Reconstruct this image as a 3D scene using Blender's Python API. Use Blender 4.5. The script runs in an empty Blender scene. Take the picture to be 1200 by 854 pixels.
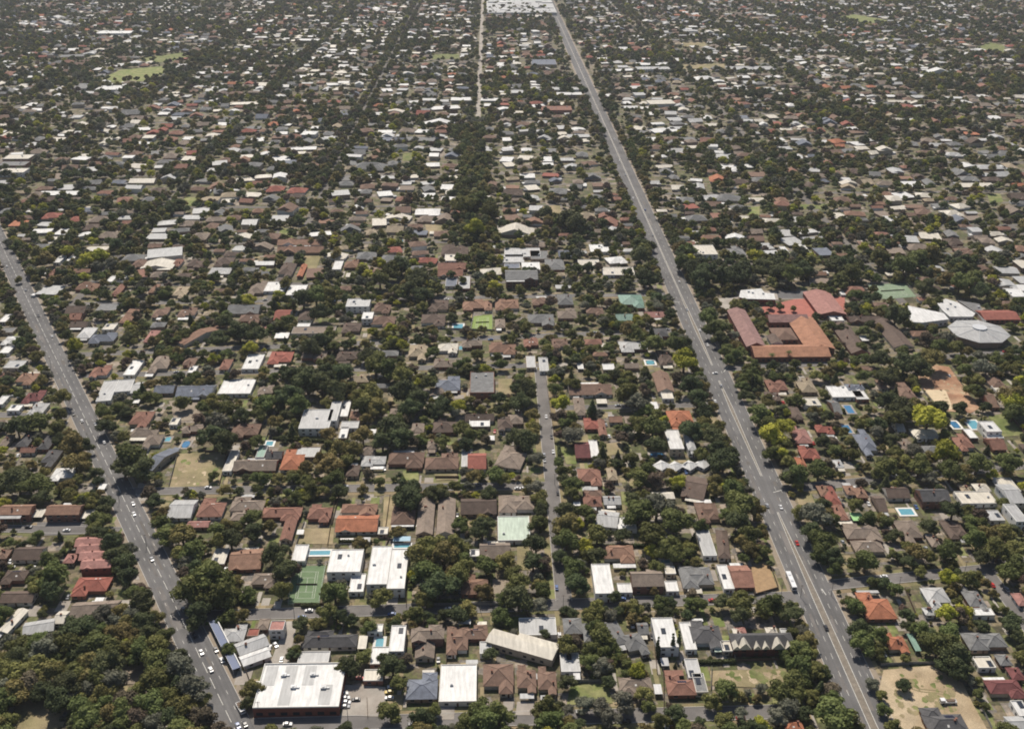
import bpy, math, random
import numpy as np
from mathutils import Matrix, Vector
R = random.Random(11)
rad = math.radians
C = bpy.data.collections.new('suburb'); bpy.context.scene.collection.children.link(C)

# ------------------------------------------------------------------ camera model (photo pixels, 1200 x 854)
F = 1200.0; PIT = math.atan(587 / F); HC = 370.0
cp, sp = math.cos(PIT), math.sin(PIT)
TH = rad(1.2)                       # street grid turned slightly from the camera heading
def px(x, y, z=0.0):
    """ground point (or point at height z) seen at a photo pixel"""
    dx, dy, dz = x - 600, F * cp - (y - 427) * sp, -F * sp - (y - 427) * cp
    t = (z - HC) / dz
    return Vector((dx * t, dy * t, z))
def topx(p):
    Z = p[1] * cp + (HC - p[2]) * sp
    Y = -p[1] * sp + (HC - p[2]) * cp
    return 600 + F * p[0] / Z, 427 + F * Y / Z
def sc(y):                          # pixels per metre, sideways, and along the ground
    hz = (y + 160) * cp / F
    s = F * hz / HC
    return s, s * hz
def g2w(u, v, z=0.0):
    return Vector((u * math.cos(TH) - v * math.sin(TH), u * math.sin(TH) + v * math.cos(TH), z))
def w2g(p):
    return p[0] * math.cos(TH) + p[1] * math.sin(TH), -p[0] * math.sin(TH) + p[1] * math.cos(TH)

# ------------------------------------------------------------------ materials
MAT = {}
def mk(name, col, rough=.85, ns=.35, amt=.25, rnd=.12, fine=0, col2=None, spec=.3, bump=0, streak=None):
    m = bpy.data.materials.new(name); m.use_nodes = True; n = m.node_tree.nodes; l = m.node_tree.links
    b = n['Principled BSDF']; b.inputs['Roughness'].default_value = rough
    b.inputs['Specular IOR Level'].default_value = spec
    geo = n.new('ShaderNodeNewGeometry')
    no = n.new('ShaderNodeTexNoise'); no.inputs['Scale'].default_value = ns; no.inputs['Detail'].default_value = 5
    no.inputs['Roughness'].default_value = .65
    l.new(geo.outputs['Position'], no.inputs['Vector'])
    mr = n.new('ShaderNodeMapRange'); mr.inputs[1].default_value = .3; mr.inputs[2].default_value = .7
    mr.inputs[3].default_value = 1 - amt; mr.inputs[4].default_value = 1 + amt
    l.new(no.outputs['Fac'], mr.inputs[0])
    fac = mr.outputs[0]
    if rnd:
        oi = n.new('ShaderNodeObjectInfo'); m2 = n.new('ShaderNodeMapRange')
        m2.inputs[3].default_value = 1 - rnd; m2.inputs[4].default_value = 1 + rnd
        l.new(oi.outputs['Random'], m2.inputs[0]); mu = n.new('ShaderNodeMath'); mu.operation = 'MULTIPLY'
        l.new(fac, mu.inputs[0]); l.new(m2.outputs[0], mu.inputs[1]); fac = mu.outputs[0]
    if fine:
        f2 = n.new('ShaderNodeTexNoise'); f2.inputs['Scale'].default_value = 2.6; f2.inputs['Detail'].default_value = 2
        l.new(geo.outputs['Position'], f2.inputs['Vector'])
        m3 = n.new('ShaderNodeMapRange'); m3.inputs[1].default_value = .3; m3.inputs[2].default_value = .7
        m3.inputs[3].default_value = 1 - fine; m3.inputs[4].default_value = 1 + fine
        l.new(f2.outputs['Fac'], m3.inputs[0]); mu = n.new('ShaderNodeMath'); mu.operation = 'MULTIPLY'
        l.new(fac, mu.inputs[0]); l.new(m3.outputs[0], mu.inputs[1]); fac = mu.outputs[0]
    if streak:
        sm = n.new('ShaderNodeMapping'); sm.vector_type = 'POINT'; sm.inputs['Rotation'].default_value = (0, 0, streak[1]); l.new(geo.outputs['Position'], sm.inputs[0])
        sv = n.new('ShaderNodeVectorMath'); sv.operation = 'MULTIPLY'; sv.inputs[1].default_value = (streak[2], streak[3], .3); l.new(sm.outputs[0], sv.inputs[0])
        sn = n.new('ShaderNodeTexNoise'); sn.inputs['Scale'].default_value = 1; sn.inputs['Detail'].default_value = 3; l.new(sv.outputs[0], sn.inputs['Vector'])
        sr = n.new('ShaderNodeMapRange'); sr.inputs[1].default_value = .35; sr.inputs[2].default_value = .65; sr.inputs[3].default_value = 1 - streak[0]; sr.inputs[4].default_value = 1 + streak[0] * .5
        l.new(sn.outputs['Fac'], sr.inputs[0]); mu = n.new('ShaderNodeMath'); mu.operation = 'MULTIPLY'; l.new(fac, mu.inputs[0]); l.new(sr.outputs[0], mu.inputs[1]); fac = mu.outputs[0]
    vm = n.new('ShaderNodeVectorMath'); vm.operation = 'SCALE'
    if col2:
        n3 = n.new('ShaderNodeTexNoise'); n3.inputs['Scale'].default_value = ns * .45; n3.inputs['Detail'].default_value = 3
        l.new(geo.outputs['Position'], n3.inputs['Vector'])
        mx = n.new('ShaderNodeMix'); mx.data_type = 'RGBA'
        mr4 = n.new('ShaderNodeMapRange'); mr4.inputs[1].default_value = .42; mr4.inputs[2].default_value = .58
        l.new(n3.outputs['Fac'], mr4.inputs[0]); l.new(mr4.outputs[0], mx.inputs['Factor'])
        mx.inputs['A'].default_value = (*col, 1); mx.inputs['B'].default_value = (*col2, 1)
        l.new(mx.outputs['Result'], vm.inputs[0])
    else:
        vm.inputs[0].default_value = col
    l.new(fac, vm.inputs['Scale']); l.new(vm.outputs[0], b.inputs['Base Color'])
    MAT[name] = m
    return m
RC = {  # roof colours: code -> (word, linear colour)
 'b': ('brown-tiled', (.185, .12, .09)), 'd': ('charcoal-roofed', (.085, .083, .085)), 'k': ('dark brown-roofed', (.115, .084, .068)),
 'g': ('grey-roofed', (.18, .18, .178)), 'n': ('taupe-roofed', (.225, .18, .145)), 'o': ('tan orange-roofed', (.235, .14, .098)),
 't': ('terracotta-roofed', (.37, .15, .085)), 'r': ('red-roofed', (.27, .098, .074)), 'p': ('pink-roofed', (.34, .175, .15)),
 'm': ('maroon-roofed', (.165, .062, .06)), 'w': ('white-roofed', (.60, .595, .58)), 'c': ('cream-roofed', (.53, .49, .415)),
 'l': ('pale grey-roofed', (.385, .385, .38)), 'u': ('blue-grey-roofed', (.155, .17, .205)), 'e': ('pale green-roofed', (.42, .50, .41)),
 'q': ('teal-roofed', (.18, .29, .235)), 's': ('sandy-roofed', (.33, .27, .19)), 'a': ('reddish brown-roofed', (.24, .125, .092))}
for k, (wd, col) in RC.items():
    mt = k in 'wcleq'
    mk('roof_' + k, col, .55 if mt else .9, .16 if mt else .3, .10 if mt else .24, .08 if mt else .14, .05 if mt else .2, streak=(.17, -TH, .75, .10) if mt else (.10, -TH, .4, .4))
WALLC = [(.28, .13, .09), (.42, .36, .28), (.55, .52, .46), (.30, .22, .17), (.62, .60, .57), (.22, .12, .09)]
mk('roof_school', (.33, .168, .105), .9, .25, .28, .05, .2); mk('roof_school_old', (.25, .15, .135), .9, .25, .3, .05, .2)
for i, c in enumerate(WALLC): mk('wall_%d' % i, c, .9, .5, .15)
mk('wall_w', (.7, .69, .66), .8, .4, .08)
mk('wall_brick', (.2, .075, .055), .9, .6, .2)
mk('glass', (.03, .035, .045), .15, 1, .1, 0, spec=.6); mk('trim', (.66, .64, .6), .7, .5, .08)
mk('door', (.12, .07, .05), .6, 1, .1); mk('chimney', (.22, .11, .08), .9, 1, .2)
mk('solar', (.02, .025, .055), .25, 1, .1, 0, spec=.6); mk('metal', (.5, .51, .52), .45, 1, .1)
mk('asphalt', (.118, .115, .115), .9, .06, .14, 0, .10, col2=(.142, .138, .137), streak=(.16, -TH, .55, .012)); mk('asphalt_left', (.118, .115, .115), .9, .06, .14, 0, .10, col2=(.142, .138, .137), streak=(.16, rad(-31), .55, .012)); mk('asphalt_old', (.14, .131, .125), .9, .08, .2, 0, .12, col2=(.17, .158, .15)); mk('asphalt_far', (.14, .128, .118), .9, .02, .25, 0, .12)
mk('paint', (.52, .51, .47), .7, .5, .2, 0, .2); mk('median', (.19, .165, .135), .9, .3, .25, 0, .2)
mk('concrete', (.36, .33, .29), .9, .12, .2, 0, .12, col2=(.3, .265, .23)); mk('kerb', (.42, .4, .37), .9, .4, .15, 0)
mk('verge', (.24, .185, .11), .95, .10, .28, 0, .25, col2=(.14, .14, .06)); mk('path', (.26, .215, .165), .9, .3, .15, 0)
mk('dry', (.30, .24, .145), .95, .08, .28, 0, .22, col2=(.21, .185, .095)); mk('lawn', (.135, .165, .05), .95, .2, .3, .2, .15, col2=(.21, .21, .09))
mk('soil', (.46, .37, .25), .95, .05, .25, 0, .25, col2=(.27, .20, .12)); mk('redearth', (.30, .165, .10), .95, .09, .3, 0, .25, col2=(.42, .28, .18))
mk('slab', (.56, .45, .30), .9, .2, .1, 0); mk('orange_pave', (.32, .215, .12), .9, .4, .2, 0); mk('pink_pave', (.36, .135, .105), .9, .2, .15, 0)
mk('court', (.13, .19, .10), .9, .3, .12, 0); mk('court_pale', (.19, .25, .165), .9, .2, .12, 0); mk('court_lime', (.21, .28, .08), .9, .3, .1, 0)
mk('water', (.12, .32, .39), .12, .8, .15, 0, spec=.6); mk('water_deep', (.06, .18, .33), .12, .8, .15, 0, spec=.6)
mk('wood', (.12, .085, .06), .9, 2, .2); mk('fence_w', (.14, .10, .075), .9, 1, .2); mk('fence_g', (.26, .25, .23), .9, 1, .2)
mk('bark', (.12, .09, .07), .95, 2, .3); mk('rubber', (.02, .02, .02), .9, 1, 0, 0); mk('sail', (.3, .45, .55), .6, .4, .1)
mk('lime', (.28, .5, .22), .7, .4, .1); mk('stripe', (.55, .26, .24), .8, .4, .1); mk('navy', (.05, .08, .17), .5, .4, .1)
TREEC = {'D': (.090, .105, .046), 'M': (.142, .155, .052), 'O': (.205, .180, .066), 'Y': (.36, .35, .055), 'G': (.165, .165, .118), 'P': (.150, .115, .082)}
for k, c in TREEC.items():
    m = mk('leaf_' + k, c, .8, .55, .32, .28, .12, spec=.15)
    nt = m.node_tree; pb = nt.nodes['Principled BSDF']; src = pb.inputs['Base Color'].links[0].from_socket; hs = nt.nodes.new('ShaderNodeHueSaturation'); oi = nt.nodes.new('ShaderNodeObjectInfo'); mm = nt.nodes.new('ShaderNodeMath'); mm.operation = 'MULTIPLY'; mm.inputs[1].default_value = 7.31; fr_ = nt.nodes.new('ShaderNodeMath'); fr_.operation = 'FRACT'; mr_ = nt.nodes.new('ShaderNodeMapRange'); mr_.inputs[3].default_value = .475 if k != 'Y' else .495; mr_.inputs[4].default_value = .53 if k != 'Y' else .515
    nt.links.new(oi.outputs['Random'], mm.inputs[0]); nt.links.new(mm.outputs[0], fr_.inputs[0]); nt.links.new(fr_.outputs[0], mr_.inputs[0]); nt.links.new(mr_.outputs[0], hs.inputs['Hue']); nt.links.new(src, hs.inputs['Color']); nt.links.new(hs.outputs[0], pb.inputs['Base Color'])
    tl = nt.nodes.new('ShaderNodeBsdfTranslucent'); mxs = nt.nodes.new('ShaderNodeMixShader'); mxs.inputs[0].default_value = .22
    nt.links.new(pb.inputs['Base Color'].links[0].from_socket, tl.inputs['Color']); nt.links.new(pb.outputs[0], mxs.inputs[1]); nt.links.new(tl.outputs[0], mxs.inputs[2]); nt.links.new(mxs.outputs[0], nt.nodes['Material Output'].inputs[0])
CARC = {'w': (.72, .72, .72), 'k': (.03, .03, .035), 'r': (.45, .03, .025), 's': (.33, .34, .36), 'b': (.07, .13, .3), 'y': (.5, .36, .06)}
CARW = {'w': 'white', 'k': 'dark', 'r': 'red', 's': 'silver', 'b': 'blue', 'y': 'yellow'}
for k, c in CARC.items(): mk('car_' + k, c, .3, 1, .05, 0, spec=.5)

# ------------------------------------------------------------------ mesh helpers
class MB:
    def __init__(s): s.v = []; s.f = []; s.m = []
    def face(s, pts, mi=0):
        n = len(s.v); s.v += [tuple(p) for p in pts]; s.f.append(tuple(range(n, n + len(pts)))); s.m.append(mi)
    def box(s, x0, x1, y0, y1, z0, z1, mi=0, bot=True):
        n = len(s.v)
        s.v += [(x0, y0, z0), (x1, y0, z0), (x1, y1, z0), (x0, y1, z0), (x0, y0, z1), (x1, y0, z1), (x1, y1, z1), (x0, y1, z1)]
        fs = [(4, 5, 6, 7), (0, 1, 5, 4), (1, 2, 6, 5), (2, 3, 7, 6), (3, 0, 4, 7)]
        if bot: fs.append((3, 2, 1, 0))
        s.f += [tuple(n + i for i in f) for f in fs]; s.m += [mi] * len(fs)
    def tube(s, p, q, r0, r1, k=6, mi=0):
        p, q = Vector(p), Vector(q); d = (q - p).normalized(); a = d.orthogonal().normalized(); b = d.cross(a)
        n = len(s.v)
        for c, r in ((p, r0), (q, r1)):
            for i in range(k):
                t = 2 * math.pi * i / k; s.v.append(tuple(c + a * (r * math.cos(t)) + b * (r * math.sin(t))))
        for i in range(k):
            j = (i + 1) % k; s.f.append((n + i, n + j, n + k + j, n + k + i)); s.m.append(mi)
        s.f.append(tuple(n + k + i for i in range(k))); s.m.append(mi)
    def mesh(s, name, mats):
        me = bpy.data.meshes.new(name); me.from_pydata(s.v, [], s.f)
        for m in (mats if isinstance(mats, (list, tuple)) else [mats]): me.materials.append(MAT[m] if isinstance(m, str) else m)
        if len(me.materials) > 1: me.polygons.foreach_set('material_index', s.m)
        me.update(); return me
    def build(s, name, mats, parent=None):
        return link(name, s.mesh(name, mats), parent)
def link(name, me, parent=None, loc=(0, 0, 0), rz=0):
    o = bpy.data.objects.new(name, me); C.objects.link(o); o.location = loc; o.rotation_euler = (0, 0, rz)
    if parent: o.parent = parent
    return o
def empty(name, loc, rz=0):
    return link(name, None, None, loc, rz)
def tag(o, label, cat, group=None):
    o['label'] = label; o['category'] = cat
    if group: o['group'] = group
    return o
def struct(o, kind='structure'): o['kind'] = kind; return o
def poly(name, pts, mat, z, kind='structure'):
    me = bpy.data.meshes.new(name); me.from_pydata([(p[0], p[1], z) for p in pts], [], [tuple(range(len(pts)))])
    me.materials.append(MAT[mat]); me.update(); o = link(name, me)
    if me.polygons[0].normal.z < 0: me.flip_normals()
    return struct(o, kind)

# ------------------------------------------------------------------ label engine
LM = []   # (phrase, x, y)
for row in """the green tennis court|361|685
the large white warehouse|346|804
the long navy shop awning|262|754
the white bus|925|682
the octagonal pale roof|1147|388
the orange-roofed school wing|925|408
the white fan-shaped hall|1088|366
the red earth building site|1120|445
the vacant dry grass block|232|550
the terrace with pink gablets|892|752
the long dry grass paddock|878|792
the sandy lot|1085|795
the lime green court|566|378
the teal-roofed villa|740|353
the stepped pink roofs|108|650
the bright terracotta house|420|612
the four white pyramid roofs|800|544
the tall white box houses|454|665
the pale green roof|602|619
the brightest white roof|537|800
the large metal-roofed mansion|375|488
the maroon L-shaped roof|1178|804
the wooded park|120|790
the large yellow-green round tree|1088|490
the grey two-storey hall|611|322
the pale green sports court|1046|342
the lowest crossroads|655|716
the paired orange long roofs|353|289
the blue-white apartment slabs|1185|590
the glossy red roof|107|687
the leafy middle crossroads|637|570
the wide cream zigzag roof|612|754
the white dome roof|102|390
the sunlit yellow roadside tree|802|422""".split('\n'):
    a = row.split('|'); LM.append((a[0], float(a[1]), float(a[2])))
ORD = ['', 'second ', 'third ', 'fourth ', 'fifth ', 'sixth ', 'seventh ', 'eighth ', 'ninth ', 'tenth ', 'eleventh ', 'twelfth ', 'thirteenth ', 'fourteenth ', 'fifteenth ']
PEND = []
def later(o, desc, noun, p, own=None):
    """label decided once all things stand: description + rank from a landmark"""
    PEND.append((o, desc, noun, topx(p), own))
def settle():
    buck = {}
    for it in PEND:
        o, desc, noun, (x, y), own = it
        best = sorted(LM, key=lambda L: math.hypot(L[1] - x, (L[2] - y) * 1.5))
        best = [L for L in best if L[0] != own and math.hypot(L[1] - x, L[2] - y) > 9][0]
        dx, dy = x - best[1], y - best[2]
        if abs(dx) > abs(dy): side = 'right of' if dx > 0 else 'left of'
        else: side = 'in front of' if dy > 0 else 'beyond'
        buck.setdefault((desc, noun, side, best[0]), []).append((math.hypot(dx, dy), it))
    for (desc, noun, side, lm), L in buck.items():
        L.sort(key=lambda t: t[0])
        for i, (d, it) in enumerate(L):
            if len(L) == 1: s = f'{desc} {noun} {side} {lm}'
            elif i == 0: s = f'{desc} {noun} nearest {side} {lm}'
            elif i < len(ORD): s = f'{desc} {noun}, {ORD[i].strip()} nearest {side} {lm}'
            else: s = f'{desc} {noun}, {i+1}th nearest {side} {lm}'
            it[0]['label'] = s

# ------------------------------------------------------------------ occupancy raster in world metres
OX, OY, CELL = -1900.0, 250.0, 2.0
NX, NY = 1900, 1800
OCC = np.zeros((NX, NY), np.uint8)     # 1 road, 2 house, 3 open ground kept clear
def mark(x, y, hw, hd, rz, val):
    r = math.hypot(hw, hd) + 2
    i0, i1 = max(0, int((x - r - OX) / CELL)), min(NX, int((x + r - OX) / CELL) + 1)
    j0, j1 = max(0, int((y - r - OY) / CELL)), min(NY, int((y + r - OY) / CELL) + 1)
    if i1 <= i0 or j1 <= j0: return
    I, J = np.meshgrid(np.arange(i0, i1), np.arange(j0, j1), indexing='ij')
    X = OX + (I + .5) * CELL - x; Y = OY + (J + .5) * CELL - y
    c, s = math.cos(rz), math.sin(rz); a = X * c + Y * s; b = -X * s + Y * c
    OCC[i0:i1, j0:j1][(abs(a) <= hw) & (abs(b) <= hd)] = val
def markpoly(pts, val):
    xs = [p[0] for p in pts]; ys = [p[1] for p in pts]
    i0, i1 = max(0, int((min(xs) - OX) / CELL)), min(NX, int((max(xs) - OX) / CELL) + 1)
    j0, j1 = max(0, int((min(ys) - OY) / CELL)), min(NY, int((max(ys) - OY) / CELL) + 1)
    if i1 <= i0 or j1 <= j0: return
    I, J = np.meshgrid(np.arange(i0, i1), np.arange(j0, j1), indexing='ij')
    X = OX + (I + .5) * CELL; Y = OY + (J + .5) * CELL; ins = np.zeros(X.shape, bool); n = len(pts)
    for k in range(n):
        x1, y1 = pts[k][0], pts[k][1]; x2, y2 = pts[(k + 1) % n][0], pts[(k + 1) % n][1]
        if y1 == y2: continue
        ins ^= ((Y > min(y1, y2)) & (Y <= max(y1, y2)) & (X < x1 + (Y - y1) * (x2 - x1) / (y2 - y1)))
    OCC[i0:i1, j0:j1][ins] = val
def occ(x, y):
    i, j = int((x - OX) / CELL), int((y - OY) / CELL)
    return OCC[i, j] if 0 <= i < NX and 0 <= j < NY else 0

# ------------------------------------------------------------------ ground
def ground():
    m = bpy.data.materials.new('yards'); m.use_nodes = True; n = m.node_tree.nodes; l = m.node_tree.links
    b = n['Principled BSDF']; b.inputs['Roughness'].default_value = .95
    geo = n.new('ShaderNodeNewGeometry')
    mp = n.new('ShaderNodeMapping'); mp.inputs['Rotation'].default_value = (0, 0, -TH); l.new(geo.outputs['Position'], mp.inputs[0])
    br = n.new('ShaderNodeTexBrick'); br.inputs['Scale'].default_value = 1; br.inputs['Brick Width'].default_value = 19
    br.inputs['Row Height'].default_value = 11; br.inputs['Mortar Size'].default_value = .3; br.inputs['Bias'].default_value = 0
    br.inputs['Color1'].default_value = (0, 0, 0, 1); br.inputs['Color2'].default_value = (1, 1, 1, 1); br.inputs['Mortar'].default_value = (.05, .05, .05, 1)
    l.new(mp.outputs[0], br.inputs['Vector'])
    no = n.new('ShaderNodeTexNoise'); no.inputs['Scale'].default_value = .06; no.inputs['Detail'].default_value = 6; no.inputs['Roughness'].default_value = .7
    l.new(geo.outputs['Position'], no.inputs['Vector'])
    b2 = n.new('ShaderNodeTexBrick'); b2.inputs['Scale'].default_value = 1; b2.inputs['Brick Width'].default_value = 7; b2.inputs['Row Height'].default_value = 5.2; b2.inputs['Mortar Size'].default_value = 0; b2.offset = .37
    b2.inputs['Color1'].default_value = (0, 0, 0, 1); b2.inputs['Color2'].default_value = (1, 1, 1, 1)
    wn = n.new('ShaderNodeTexNoise'); wn.inputs['Scale'].default_value = .25; wn.inputs['Detail'].default_value = 3; l.new(geo.outputs['Position'], wn.inputs['Vector'])
    wv = n.new('ShaderNodeVectorMath'); wv.operation = 'MULTIPLY_ADD'; wv.inputs[1].default_value = (4, 4, 0); l.new(wn.outputs['Color'], wv.inputs[0]); l.new(mp.outputs[0], wv.inputs[2]); l.new(wv.outputs[0], b2.inputs['Vector'])
    av = n.new('ShaderNodeMix'); av.data_type = 'RGBA'; av.inputs['Factor'].default_value = .55; l.new(br.outputs['Color'], av.inputs['A']); l.new(b2.outputs['Color'], av.inputs['B'])
    ad = n.new('ShaderNodeMath'); ad.operation = 'MULTIPLY_ADD'; ad.inputs[1].default_value = .75
    l.new(av.outputs['Result'], ad.inputs[0]); sb = n.new('ShaderNodeMath'); sb.operation = 'MULTIPLY'; sb.inputs[1].default_value = .62
    l.new(no.outputs['Fac'], sb.inputs[0]); l.new(sb.outputs[0], ad.inputs[2])
    cr = n.new('ShaderNodeValToRGB'); l.new(ad.outputs[0], cr.inputs[0]); e = cr.color_ramp.elements
    e[0].position = .2; e[0].color = (.05, .045, .026, 1); e[1].position = 1; e[1].color = (.34, .28, .22, 1)
    for p, c in ((.36, (.075, .066, .036)), (.44, (.085, .10, .032)), (.52, (.085, .074, .045)), (.60, (.125, .135, .045)), (.67, (.12, .098, .062)), (.76, (.21, .17, .10)), (.86, (.16, .145, .13))):
        q = e.new(p); q.color = (*c, 1)
    f2 = n.new('ShaderNodeTexNoise'); f2.inputs['Scale'].default_value = .5; f2.inputs['Detail'].default_value = 4
    l.new(geo.outputs['Position'], f2.inputs['Vector'])
    mr = n.new('ShaderNodeMapRange'); mr.inputs[1].default_value = .3; mr.inputs[2].default_value = .7; mr.inputs[3].default_value = .6; mr.inputs[4].default_value = 1.25
    l.new(f2.outputs['Fac'], mr.inputs[0]); vm = n.new('ShaderNodeVectorMath'); vm.operation = 'SCALE'
    l.new(cr.outputs[0], vm.inputs[0]); l.new(mr.outputs[0], vm.inputs['Scale']); l.new(vm.outputs[0], b.inputs['Base Color'])
    MAT['yards'] = m
    poly('ground', [(-12000, -3000), (12000, -3000), (12000, 24000), (-12000, 24000)], 'yards', 0)
ground()

# ------------------------------------------------------------------ roads
def ribbon(mb, a, b, w, z, mi=0, off=0.0):
    a, b = Vector((a[0], a[1], 0)), Vector((b[0], b[1], 0)); d = (b - a).normalized(); n = Vector((-d.y, d.x, 0))
    pts = [a + n * (off - w / 2), b + n * (off - w / 2), b + n * (off + w / 2), a + n * (off + w / 2)]
    pts = [pts[0], pts[3], pts[2], pts[1]][::-1]
    mb.face([(p.x, p.y, z) for p in pts], mi)
def kerb(mb, a, b, off, z0=0.0, h=.14, t=.3):
    a, b = Vector((a[0], a[1], 0)), Vector((b[0], b[1], 0)); d = (b - a).normalized(); n = Vector((-d.y, d.x, 0))
    c = [a + n * (off - t), b + n * (off - t), b + n * (off + t), a + n * (off + t)]
    k = len(mb.v); mb.v += [(p.x, p.y, z0) for p in c] + [(p.x, p.y, z0 + h) for p in c]
    mb.f += [tuple(k + i for i in f) for f in ((4, 5, 6, 7), (0, 1, 5, 4), (1, 2, 6, 5), (2, 3, 7, 6), (3, 0, 4, 7))]; mb.m += [0] * 5
ROADS = []   # (a, b, width)
KERBS = []
LEVEL = [0]
def road(name, a, b, w, verge=4.0, mat='asphalt', kerbs=True, vergemat='verge', lev=None):
    if lev is None: lev = LEVEL[0]; LEVEL[0] += 1
    mb = MB(); ribbon(mb, a, b, w + 2 * verge, .012 + .004 * lev)
    struct(mb.build('verge', vergemat))
    mb = MB(); ribbon(mb, a, b, w, .12 + .004 * lev); struct(mb.build(name, mat))
    ROADS.append((a, b, w))
    if kerbs: KERBS.append((a, b, w, len(ROADS) - 1))
    d = b - a; L = d.length; ang = math.atan2(d.y, d.x); c = (a + b) / 2
    mark(c.x, c.y, L / 2, w / 2 + 1.2, ang, 1)
def inroad(p, skip, pad=.8):
    for i, (a, b, w) in enumerate(ROADS):
        if i == skip: continue
        d = b - a; L = d.length; d = d / L; q = p - a; t = q.x * d.x + q.y * d.y
        if -pad < t < L + pad and abs(-q.x * d.y + q.y * d.x) < w / 2 + pad: return True
    return False
def lay_kerbs():
    mb = MB()
    for a, b, w, k in KERBS:
        d = b - a; L = d.length; d = d / L; n = Vector((-d.y, d.x, 0)); t = 0
        while t < min(L, 2400):
            e = min(t + 6, L); m = a + d * ((t + e) / 2)
            for s in (1, -1):
                if not inroad(m + n * (s * w / 2), k): kerb(mb, a + d * t, a + d * e, s * w / 2, 0, .33, .16)
            t = e
    struct(mb.build('kerb', 'kerb'))
UM = 180.0
mainA, mainB = g2w(UM, 300), g2w(UM, 4200)
leftA = px(300, 905); leftB = px(-190, -112 + 0); leftB = px(2, 288) + (px(2, 288) - px(275, 854)) * 1.2
leftA = px(275, 854) - (px(2, 288) - px(275, 854)).normalized() * 80
# side streets first, the two big roads last (they lie on top of the junctions)
def P(x, y): return px(x, y)
road('street', P(285, 850), P(945, 833), 9, 2.5, 'asphalt_old')
road('street', P(232, 722), P(942, 699), 9, 3, 'asphalt_old')
road('street', P(150, 576), P(640, 569), 8.5, 3.5, 'asphalt_old')
road('street', P(968, 686), P(1165, 666), 8.5, 3.5, 'asphalt_old')
road('street', P(1158, 662), P(1420, 640), 8.5, 3.5, 'asphalt_old')
road('street', P(1156, 668), P(1290, 854), 7.5, 3, 'asphalt_old')
road('street', P(900, 575), P(1225, 543), 8.5, 4, 'asphalt_old')
road('street', P(850, 432), P(1230, 411), 9, 3, 'asphalt_old')
road('street', P(60, 417), P(800, 387), 8.5, 3, 'asphalt_old')
road('street', P(60, 357), P(780, 345), 8, 3.5, 'asphalt_old')
road('street', P(-60, 618), P(140, 622), 7.5, 3, 'asphalt_old')
road('street', P(-60, 485), P(82, 488), 7.5, 3, 'asphalt_old')
road('street', P(100, 440), P(640, 428), 8, 3, 'asphalt_old')
road('street', P(660, 478), P(846, 474), 7, 2, 'asphalt_old')
road('street', g2w(38.5, 455), g2w(38.5, 745), 9, 4, 'asphalt_old')
# far street grid
NS = [-20, -210, -392, -605, -800, -1010, -1220, -1450, 385, 590, 790, 1000, 1220, 1450]
EW = [940, 1060, 1190, 1330, 1480, 1640, 1810, 1990, 2200, 2420, 2660, 2920, 3200, 3500]
LV = LEVEL[0]; LEVEL[0] += 3
for u in NS: road('street', g2w(u, 1650 if u in (-20,) else 880), g2w(u, 3900), 8, .5, 'asphalt_far' if u != -20 else 'concrete', False, lev=LV)
for v in EW: road('street', g2w(-1900, v), g2w(UM - 8, v), 7, .5, 'asphalt_far', False, lev=LV + 1); road('street', g2w(UM + 8, v + 45), g2w(1900, v + 45), 7, .5, 'asphalt_far', False, lev=LV + 2)
road('main_road', leftA, leftB, 16.5, 3, 'asphalt_left', True, 'path')
road('main_road', mainA, mainB, 22, 3.2, 'asphalt', True, 'path')
lay_kerbs()
rp = MB(); rp2 = MB(); r9 = random.Random(9)
for A_, B_, w_, L_ in ((mainA, mainB, 9.5, 1100), (leftA, leftB, 7.5, 620)):
    d_ = (B_ - A_).normalized()
    for k in range(46):
        t = r9.uniform(10, L_); (rp if k % 2 else rp2)
        ribbon(rp if k % 2 else rp2, A_ + d_ * t, A_ + d_ * (t + r9.uniform(3, 26)), r9.uniform(.7, 3), .12 + .004 * LEVEL[0] + .001 + .00005 * k, 0, r9.choice((-1, 1)) * r9.uniform(1.8, w_ - 1.5))
struct(rp.build('road_patch', 'asphalt_far')); struct(rp2.build('road_patch', 'asphalt_old'))
ZR = .12 + .004 * LEVEL[0] + .006
# markings
mb = MB(); md = MB()
def along(a, b, t0, t1, off, w, z, m):
    d = (b - a).normalized(); ribbon(m, a + d * t0, a + d * t1, w, z, 0, off)
def dashes(a, b, t0, t1, off, seg, gap, w=.22):
    t = t0
    while t < t1: along(a, b, t, t + seg, off, w, ZR, mb); t += seg + gap
def tm(y):  return w2g(px(644 + .432 * y, y))[1] - 300
# central strip: solid lines either side of a tan median that narrows twice
def strip(y0, y1, w0, w1):
    t0, t1 = tm(y0), tm(y1); d = (mainB - mainA).normalized(); n = Vector((-d.y, d.x, 0)); p, q = mainA + d * t0, mainA + d * t1
    md.face([(c.x, c.y, ZR + .004) for c in (p + n * w0 / 2, p - n * w0 / 2, q - n * w1 / 2, q + n * w1 / 2)])
    for s in (1, -1):
        a, b = p + n * (s * (w0 / 2 + .25)), q + n * (s * (w1 / 2 + .25)); k = n * .16
        mb.face([(c.x, c.y, ZR + .004) for c in (a + k, a - k, b - k, b + k)])
for y0, y1, w0, w1 in ((900, 700, 3.4, 3.2), (700, 600, 3.2, .3), (558, 480, .4, 2.2), (480, 446, 2.2, .4), (428, 384, .3, 2.2), (384, 340, 2.2, .4), (340, 285, .6, .6), (285, 140, .6, .8), (140, 20, .8, .8)):
    strip(y0, y1, w0, w1)
for o in (5.2, -5.2): dashes(mainA, mainB, 40, 800, o, 4.2, 9)
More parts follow.
